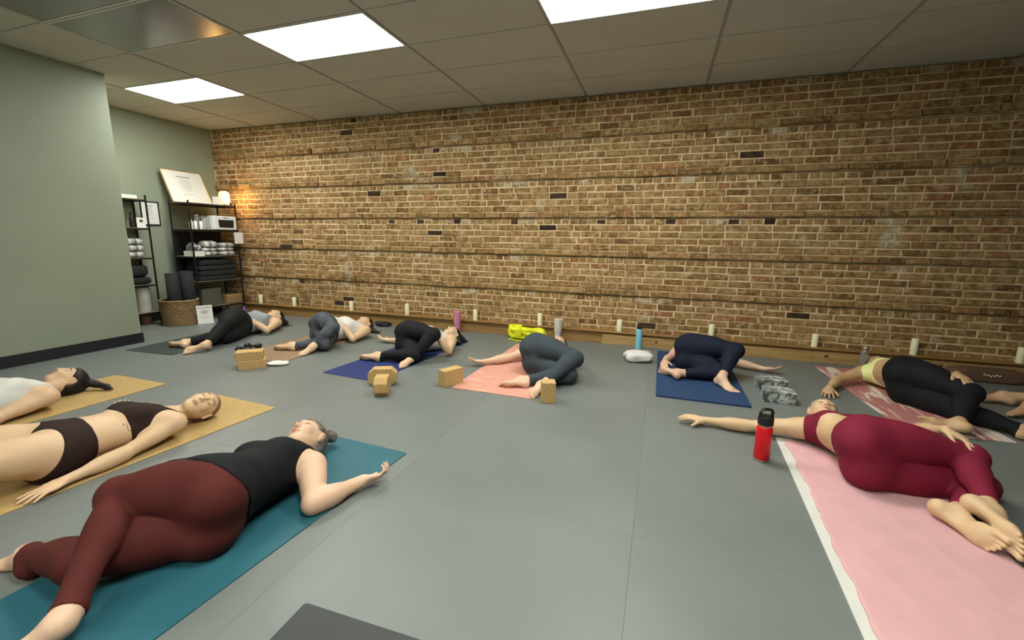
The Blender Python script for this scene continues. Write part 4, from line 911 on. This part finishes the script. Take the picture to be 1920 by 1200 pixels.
H_GREY = mat('greying_hair', (0.05, 0.040, 0.032), 0.5, 0.4, 40, bump=0.5, bscale=140, col2=(0.22, 0.19, 0.16)); H_BUZZ = mat('buzzed_hair', (0.235, 0.130, 0.085), 0.7, 0.2, 90, bump=0.4, bscale=300)
H_BLD = mat('silver_blond_hair', (0.20, 0.16, 0.11), 0.5, 0.4, 40, bump=0.5, bscale=140, col2=(0.36, 0.32, 0.26))
PINKISH = ((0.59, 0.375, 0.245), (0.67, 0.45, 0.31)); TAN = ((0.47, 0.285, 0.15), (0.56, 0.355, 0.20)); GOLD = ((0.55, 0.365, 0.20), (0.63, 0.44, 0.26))
def near(J, *keys, r=0.16, hf=0.0042): return [(np.asarray(J[k], float), r, hf) for k in keys]

# ---- black tank and rust leggings, teal mat (front left)
J = dict(head=(-1.825, 1.795, 0.120), neck=(-1.775, 1.645, 0.110), shL=(-1.575, 1.575, 0.125), shR=(-1.905, 1.640, 0.105),
         elL=(-1.425, 1.405, 0.048), wrL=(-1.335, 1.650, 0.048), elR=(-2.03, 1.37, 0.06), wrR=(-2.10, 1.13, 0.045),
         hipL=(-1.655, 1.115, 0.255), hipR=(-1.700, 1.120, 0.095), knL=(-1.935, 0.965, 0.240), anL=(-1.640, 0.625, 0.085), knR=(-1.870, 0.790, 0.105), anR=(-2.140, 0.770, 0.070),
         d_fL=(0.55, 0.55, 0.06), d_nL=(-0.50, 0.35, 0.80), d_fR=(-0.1, -0.95, 0), d_nR=(0, 0, -1), d_tophem=(0, 0, 0.42),
         d_face=(-0.22, -0.22, 1.0), d_tL=(-0.10, -0.9, -0.28), d_sL=(-0.95, 0.10, -0.30), d_tR=(-0.97, 0.02, -0.12), d_sR=(0.05, -0.45, -0.9))
person('person in black tank top and rust-red leggings twisted on the teal mat', J,
       dict(hs=1.08, fat=1.13, leg=1.18, arm=1.24, s=1.0, skin='pinkish', tone=PINKISH, handL=(0.75, 1.0), handR=(0.3, 1.0), bust=1.05, fs=1.0,
            legs=dict(mat=M_RUST, cut=0.93, cutR=1.0, waist=0.10), top=dict(mat=M_BLK, hem=0.035, neck=0.075, off=0.012, over=True, cover_legs=True, folds=0.0013, inset=0.025),
            hair=dict(mat=H_GREY, off=0.010, locks=[((-1.835, 1.90, 0.095), (-1.825, 1.935, 0.080), 0.026, 0.030), ((-1.822, 1.945, 0.075), (-1.805, 1.962, 0.062), 0.036, 0.034)])),
       h=0.0062, fine=near(J, 'head', 'wrL', r=0.15) )

# ---- brown crop top and shorts, shaved head, front cork mat
J = dict(head=(-2.882, 1.955, 0.108), neck=(-2.940, 1.805, 0.098), shL=(-2.765, 1.715, 0.110), shR=(-3.105, 1.785, 0.100),
         elL=(-2.735, 1.405, 0.052), wrL=(-2.725, 1.145, 0.040), elR=(-3.34, 1.58, 0.05), wrR=(-3.52, 1.78, 0.04),
         hipL=(-2.880, 1.215, 0.140), hipR=(-3.050, 1.250, 0.135), knL=(-2.860, 0.83, 0.230), anL=(-2.90, 0.45, 0.08), knR=(-3.12, 0.87, 0.27), anR=(-3.05, 0.50, 0.08),
         d_fL=(0.02, -0.95, -0.10), d_nL=(-0.1, 0, -1), d_fR=(-0.5, 0.7, 0), d_nR=(0, 0, 1), d_face=(0.62, -0.12, 0.62), d_crown=(0.25, 1.0, 0.10),
         d_tL=(0, -0.9, -0.3), d_sL=(-0.5, 0, -0.8), d_tR=(-0.5, -0.8, 0), d_sR=(-0.5, -0.5, -0.6), d_hemL=(0.0, 0.0, 0.25))
P9 = person('person with shaved head in brown crop top and shorts on the front cork mat', J,
       dict(hs=1.05, fat=1.09, leg=1.14, arm=0.98, skin='pinkfair', tone=((0.58, 0.385, 0.22), (0.66, 0.455, 0.28)), handL=(0.10, 1.0, 0.25), handR=(0.3, 1.0), bust=1.0,
            legs=dict(name='shorts', mat=M_BRN, waist=0.115, short=0.10), top=dict(mat=M_BRN, hem=0.27, neck=0.065, off=0.005, inset=0.055, scoop=0.07, scoopw=0.08),
            hair=dict(mat=H_BUZZ, off=0.0055, line=(0.060, 0.75, -0.66))),
       h=0.0062, fine=near(J, 'head', 'wrL', r=0.15))

M_TAT = mat('tattoo_ink', (0.05, 0.055, 0.05), 0.7)
ink_on_body(P9[0], P9[1], [[(-2.835 + 0.008*math.sin(i*1.7 + k) , 1.475 + 0.012*k + 0.005*math.sin(i*2.3+2*k), 0.185 - 0.0075*i) for i in range(n0, n1)] for k, (n0, n1) in enumerate(((0, 4), (1, 10), (0, 3), (5, 10)))], (-0.80, 0.0, -0.6), M_TAT, 0.0014, 'tattoo')
# ---- white tank, dark hair, rear cork mat, cut by the left edge
J = dict(head=(-4.345, 1.955, 0.110), neck=(-4.27, 1.80, 0.10), shL=(-4.055, 1.715, 0.105), shR=(-4.41, 1.75, 0.105),
         elL=(-4.02, 1.42, 0.055), wrL=(-4.00, 1.16, 0.04), elR=(-4.60, 1.56, 0.05), wrR=(-4.75, 1.75, 0.04),
         hipL=(-4.10, 1.245, 0.20), hipR=(-4.24, 1.25, 0.10), knL=(-4.40, 0.95, 0.22), anL=(-4.2, 0.62, 0.08), knR=(-4.5, 1.0, 0.10), anR=(-4.5, 0.62, 0.06),
         d_fL=(0.02, -0.95, 0), d_nL=(0, 0, -1), d_fR=(-0.5, 0.7, 0), d_nR=(0, 0, 1), d_face=(-0.16, -0.12, 1.0), d_crown=(0.12, 1.0, 0.16),
         d_tL=(0, -0.9, -0.3), d_sL=(-0.5, 0, -0.8), d_tR=(-0.5, -0.8, 0), d_sR=(-0.5, -0.5, -0.6))
person('person in white tank top with black ponytail at the left edge', J,
       dict(fat=1.10, leg=1.0, skin='fair', handL=(0.2, 1.0), handR=(0.3, 1.0), legs=dict(mat=M_BLK, cut=0.9, waist=0.10),
            top=dict(mat=M_WHT, hem=0.10, neck=0.068, off=0.008, over=True),
            hair=dict(mat=H_DARK, off=0.017, line=(0.050, 0.8, -0.55), locks=[((-4.33, 2.02, 0.085), (-4.25, 2.08, 0.055), 0.04, 0.026), ((-4.25, 2.08, 0.055), (-4.165, 2.105, 0.034), 0.026, 0.022), ((-4.165, 2.105, 0.034), (-4.105, 2.11, 0.022), 0.020, 0.008)])),
       h=0.0075, fine=near(J, 'head', r=0.15))

# ---- maroon set on the pink towel (front right)
J = dict(head=(1.120, 3.325, 0.112), neck=(1.075, 3.165, 0.105), shR=(0.900, 3.050, 0.100), shL=(1.235, 3.095, 0.140),
         elR=(0.620, 3.085, 0.048), wrR=(0.355, 3.100, 0.042), elL=(1.49, 3.00, 0.19), wrL=(1.468, 2.730, 0.308),
         hipR=(1.085, 2.620, 0.265), hipL=(1.135, 2.595, 0.095), knR=(1.540, 2.650, 0.205), anR=(1.435, 2.290, 0.115), knL=(1.600, 2.640, 0.065), anL=(1.345, 2.330, 0.055),
         d_fR=(-0.97, -0.02, 0.12), d_nR=(0.1, 0.1, -1.0), d_fL=(0.50, -0.58, -0.20), d_nL=(-0.1, -0.25, -1.0), d_face=(0.06, -0.30, 1.0),
         d_tR=(0.22, -0.95, -0.16), d_sR=(-0.95, -0.05, 0.12), d_tL=(0.44, -0.88, -0.06), d_sL=(-0.92, -0.2, 0.22), d_qR=(0, 0, 1))
person('person in matching maroon bra and leggings on the pink towel', J,
       dict(fat=0.98, leg=1.10, arm=0.98, s=1.0, skin='golden', tone=GOLD, handR=(0.25, 1.0), handL=(0.55, 1.0, 0.25), bust=0.95, fs=1.13,
            legs=dict(mat=M_MAR, cut=0.86, waist=0.13), top=dict(mat=M_MAR, hem=0.280, neck=0.066, off=0.006, inset=0.045, ahu=0.5, scoop=0.07),
            hair=dict(mat=H_BLD, off=0.013, line=(0.058, 0.82, -0.50), locks=[((1.13, 3.42, 0.09), (1.10, 3.46, 0.06), 0.04, 0.035)])),
       h=0.0062, fine=near(J, 'head', 'wrL', 'wrR', 'anL', r=0.14), zf=0.0125)

# ---- lime bra and black leggings on the marbled pink mat (right)
J = dict(head=(2.030, 4.900, 0.110), neck=(1.985, 4.740, 0.10), shR=(1.800, 4.620, 0.105), shL=(2.145, 4.675, 0.13),
         elR=(1.565, 4.430, 0.062), wrR=(1.425, 4.185, 0.050), elL=(2.29, 4.36, 0.17), wrL=(2.145, 4.00, 0.315),
         hipR=(1.935, 4.225, 0.265), hipL=(1.985, 4.190, 0.095), knR=(2.170, 3.860, 0.215), anR=(1.975, 3.560, 0.075), knL=(2.130, 3.830, 0.080), anL=(2.370, 3.640, 0.055),
         d_fR=(-0.35, -0.93, -0.16), d_nR=(0.1, 0, -1.0), d_fL=(0.15, -0.9, -0.12), d_nL=(-0.1, -0.2, -1.0), d_face=(-0.1, -0.1, 1.0),
         d_tR=(-0.80, 0.38, -0.1), d_sR=(-0.25, -0.95, -0.05), d_tL=(0.95, -0.28, 0), d_sL=(-0.3, -0.8, -0.5))
person('person in lime yellow bra and black leggings on the marbled pink mat', J,
       dict(fat=1.02, leg=1.14, arm=1.0, skin='tan', tone=TAN, handR=(0.25, 1.0, 0.3), handL=(0.45, 1.0), bust=1.0,
            legs=dict(mat=M_BLK, cut=0.90, waist=0.125), top=dict(mat=M_YEL, hem=0.262, neck=0.07, off=0.007, inset=0.015, ahu=0.75, scoop=0.07),
            hair=dict(mat=H_BRN, off=0.010)), h=0.008, fine=near(J, 'wrR', 'anR', r=0.13, hf=0.006))

# ---- navy leggings on the thick navy mat
J = dict(head=(0.425, 5.130, 0.115), neck=(0.420, 4.975, 0.105), shL=(0.590, 4.890, 0.105), shR=(0.255, 4.890, 0.105),
         elL=(0.815, 4.765, 0.055), wrL=(1.035, 4.670, 0.042), elR=(0.150, 4.640, 0.065), wrR=(0.105, 4.430, 0.085),
         hipR=(0.345, 4.440, 0.270), hipL=(0.370, 4.455, 0.105), knR=(0.715, 4.335, 0.275), anR=(0.575, 4.030, 0.088), knL=(0.585, 4.175, 0.095), anL=(0.225, 4.120, 0.065),
         d_fL=(0.9, -0.10, 0.10), d_nL=(0.05, 0.3, 0.95), d_fR=(0.0, -0.9, -0.25), d_nR=(0.3, -0.2, -0.9), d_face=(0, -0.1, 1.0),
         d_tR=(0.55, -0.83, -0.10), d_sR=(0.0, 0, -1.0), d_tL=(-0.62, 0.75, 0.0), d_sL=(-0.7, -0.6, -0.2))
person('person in navy leggings curled up on the thick navy mat, seen from behind', J,
       dict(fat=1.05, leg=1.14, arm=0.95, skin='pinkish', tone=PINKISH, handL=(0.3, 1.0), handR=(0.8, 1.0), legs=dict(mat=M_NAVY, cut=0.84, waist=0.12),
            top=dict(mat=M_PINKT, hem=0.10, neck=0.07, off=0.007), hair=dict(mat=H_BRN, off=0.010)), h=0.008, zf=0.016, fine=near(J, 'wrL', 'anR', r=0.13, hf=0.006))

# ---- charcoal leggings on the peach mat
J = dict(head=(-1.000, 4.560, 0.112), neck=(-1.045, 4.400, 0.105), shL=(-0.890, 4.300, 0.120), shR=(-1.225, 4.275, 0.105),
         elR=(-1.425, 4.055, 0.055), wrR=(-1.610, 3.870, 0.045), elL=(-0.72, 4.12, 0.10), wrL=(-0.70, 3.92, 0.22),
         hipR=(-1.055, 3.870, 0.270), hipL=(-1.010, 3.850, 0.100), knR=(-0.660, 3.700, 0.220), anR=(-0.855, 3.340, 0.070), knL=(-0.700, 3.640, 0.080), anL=(-1.060, 3.420, 0.058),
         d_fR=(-0.80, -0.55, 0.10), d_nR=(-0.1, 0.3, 0.95), d_fL=(0.3, -0.8, -0.2), d_nL=(-0.2, -0.3, -0.9), d_face=(-0.2, -0.1, 1.0),
         d_tR=(0.02, -0.98, -0.14), d_sR=(-0.75, 0.0, -0.6), d_tL=(-0.95, -0.22, 0.0), d_sL=(-0.2, -0.75, -0.6))
person('person in charcoal leggings lying on the peach mat with one arm stretched out', J,
       dict(fat=1.05, leg=1.16, arm=1.05, skin='pinkish', tone=PINKISH, handR=(0.45, 1.0), handL=(0.5, 1.0), legs=dict(mat=M_CHAR, cut=0.86, waist=0.12, off=0.008),
            top=dict(mat=M_CHAR, hem=0.09, neck=0.07, off=0.008, over=True), hair=dict(mat=H_BRN, off=0.010)), h=0.008, fine=near(J, 'wrR', 'anL', r=0.13, hf=0.006))

# ---- black leggings, hand on knee, blue mat
J = dict(head=(-2.325, 4.600, 0.112), neck=(-2.370, 4.440, 0.105), shL=(-2.185, 4.330, 0.115), shR=(-2.525, 4.400, 0.105),
         elL=(-2.090, 4.060, 0.062), wrL=(-2.195, 3.945, 0.265), elR=(-2.80, 4.36, 0.05), wrR=(-3.05, 4.33, 0.042),
         hipR=(-2.545, 4.010, 0.270), hipL=(-2.500, 3.990, 0.100), knR=(-2.145, 3.840, 0.285), anR=(-2.285, 3.660, 0.075), knL=(-2.290, 3.680, 0.090), anL=(-2.690, 3.645, 0.058),
         d_fL=(-0.35, -0.35, 0.10), d_nL=(0.0, -0.5, -0.8), d_fR=(-0.95, 0.02, 0.10), d_nR=(0, 0.2, 1), d_face=(-0.12, -0.12, 1.0), d_crown=(0.2, 1, 0.1),
         d_tR=(0.05, -0.95, -0.2), d_sR=(-0.7, 0.0, -0.6), d_tL=(-0.97, -0.02, 0.03), d_sL=(-0.1, -0.8, -0.6))
person('dark-haired person in black leggings on the royal blue mat, hand on the raised knee', J,
       dict(fat=1.0, leg=1.08, arm=0.98, skin='fair', handL=(0.6, 1.0), handR=(0.4, 1.0), legs=dict(mat=M_BLK, cut=0.88, waist=0.12),
            top=dict(mat=M_PALE, hem=0.10, neck=0.07, off=0.008),
            hair=dict(mat=H_DARK, off=0.013, locks=[((-2.28, 4.60, 0.07), (-2.20, 4.55, 0.04), 0.05, 0.03), ((-2.27, 4.68, 0.07), (-2.20, 4.70, 0.03), 0.05, 0.025)])), h=0.008)

# ---- marbled leggings, tan mat
J = dict(head=(-3.690, 4.745, 0.112), neck=(-3.640, 4.585, 0.105), shL=(-3.440, 4.450, 0.105), shR=(-3.790, 4.555, 0.105),
         elL=(-3.430, 4.175, 0.055), wrL=(-3.640, 4.240, 0.215), elR=(-3.95, 4.33, 0.07), wrR=(-3.80, 4.27, 0.22),
         hipR=(-3.770, 4.085, 0.265), hipL=(-3.715, 4.060, 0.100), knR=(-3.440, 3.870, 0.250), anR=(-3.525, 3.640, 0.070), knL=(-3.470, 3.760, 0.085), anL=(-3.830, 3.660, 0.055),
         d_fL=(-0.8, 0.3, 0.10), d_nL=(-0.1, 0.1, -1), d_fR=(0.8, 0.2, 0.0), d_nR=(0, 0, -1), d_face=(-0.16, -0.12, 1.0), d_crown=(0.1, 1, 0.1),
         d_tR=(0.15, -0.95, -0.25), d_sR=(-0.7, 0.0, -0.6), d_tL=(-0.95, -0.2, 0.03), d_sL=(-0.1, -0.8, -0.6))
person('person in dark marbled leggings and white tee on the tan mat', J,
       dict(fat=1.0, leg=1.12, arm=0.98, skin='fair', handL=(0.2, 1.0), handR=(0.2, 1.0), legs=dict(mat=M_CAMO, cut=0.86, waist=0.12),
            top=dict(mat=M_PALE, hem=0.10, neck=0.07, off=0.008, over=True),
            hair=dict(mat=H_DARK, off=0.012, locks=[((-3.65, 4.77, 0.06), (-3.56, 4.75, 0.03), 0.05, 0.03), ((-3.56, 4.75, 0.03), (-3.45, 4.74, 0.02), 0.03, 0.01)])), h=0.008)

# ---- grey tank, black trousers, dark mat by the shelves
J = dict(head=(-5.185, 4.700, 0.112), neck=(-5.085, 4.550, 0.105), shL=(-4.860, 4.425, 0.105), shR=(-5.200, 4.480, 0.105),
         elL=(-4.730, 4.140, 0.060), wrL=(-4.950, 4.060, 0.225), elR=(-5.35, 4.24, 0.08), wrR=(-5.10, 4.05, 0.235),
         hipR=(-5.000, 3.940, 0.255), hipL=(-4.940, 3.920, 0.105), knR=(-4.740, 3.600, 0.235), anR=(-4.640, 3.270, 0.070), knL=(-4.760, 3.600, 0.090), anL=(-5.010, 3.310, 0.058),
         d_fL=(-0.7, 0.2, 0.05), d_nL=(-0.1, 0.1, -1), d_fR=(0.8, 0.0, 0.0), d_nR=(0, 0, -1), d_face=(-0.10, -0.12, 1.0), d_crown=(0.05, 1, 0.1),
         d_tR=(-0.25, -0.95, 0.05), d_sR=(-0.6, 0.2, -0.7), d_tL=(-0.95, -0.05, 0.03), d_sL=(-0.1, -0.8, -0.6))
person('person in grey tank top and black trousers on the dark mat nearest the shelves', J,
       dict(fat=1.0, leg=1.14, arm=0.98, skin='fair', handL=(0.2, 1.0), handR=(0.2, 1.0), legs=dict(mat=M_BLK, cut=0.86, waist=0.11, off=0.011, name='trousers'),
            top=dict(mat=M_GRY, hem=0.08, neck=0.07, off=0.008, over=True),
            hair=dict(mat=H_DARK, off=0.012, locks=[((-5.12, 4.73, 0.06), (-5.03, 4.72, 0.03), 0.055, 0.04), ((-5.05, 4.66, 0.05), (-4.99, 4.62, 0.03), 0.05, 0.025)])), h=0.008)

# ---- legs of somebody beyond the right edge
J = dict(head=(3.40, 5.02, 0.112), neck=(3.38, 4.86, 0.105), shL=(3.53, 4.76, 0.105), shR=(3.20, 4.76, 0.105),
         hipR=(3.18, 4.36, 0.265), hipL=(3.22, 4.34, 0.10), knR=(2.98, 4.02, 0.24), anR=(2.70, 4.16, 0.09), knL=(3.06, 4.34, 0.10), anL=(2.70, 4.43, 0.07),
         d_face=(0, -0.1, 1.0), d_tR=(-0.9, -0.30, -0.1), d_sR=(-0.1, -0.4, -0.9), d_tL=(-0.95, 0.15, 0.0), d_sL=(-0.1, -0.5, -0.8),
         elL=(3.8, 4.6, 0.05), wrL=(3.95, 4.4, 0.05), elR=(3.08, 4.60, 0.08), wrR=(3.25, 4.58, 0.24), d_fL=(0, -1, 0), d_nL=(0, 0, 1), d_fR=(0.5, 0.4, 0), d_nR=(0, 0, 1))
person('bare feet and black cuffs of somebody cut off by the right edge', J,
       dict(leg=1.0, skin='tan', tone=TAN, handL=(0.3, 1.0), handR=(0.3, 1.0), legs=dict(mat=M_BLK, cut=0.72, waist=0.12), top=dict(mat=M_CHAR, hem=0.10, neck=0.07, off=0.008), hair=dict(mat=H_BRN)), h=0.009, fine=near(J, 'anL', 'anR', r=0.13, hf=0.006))
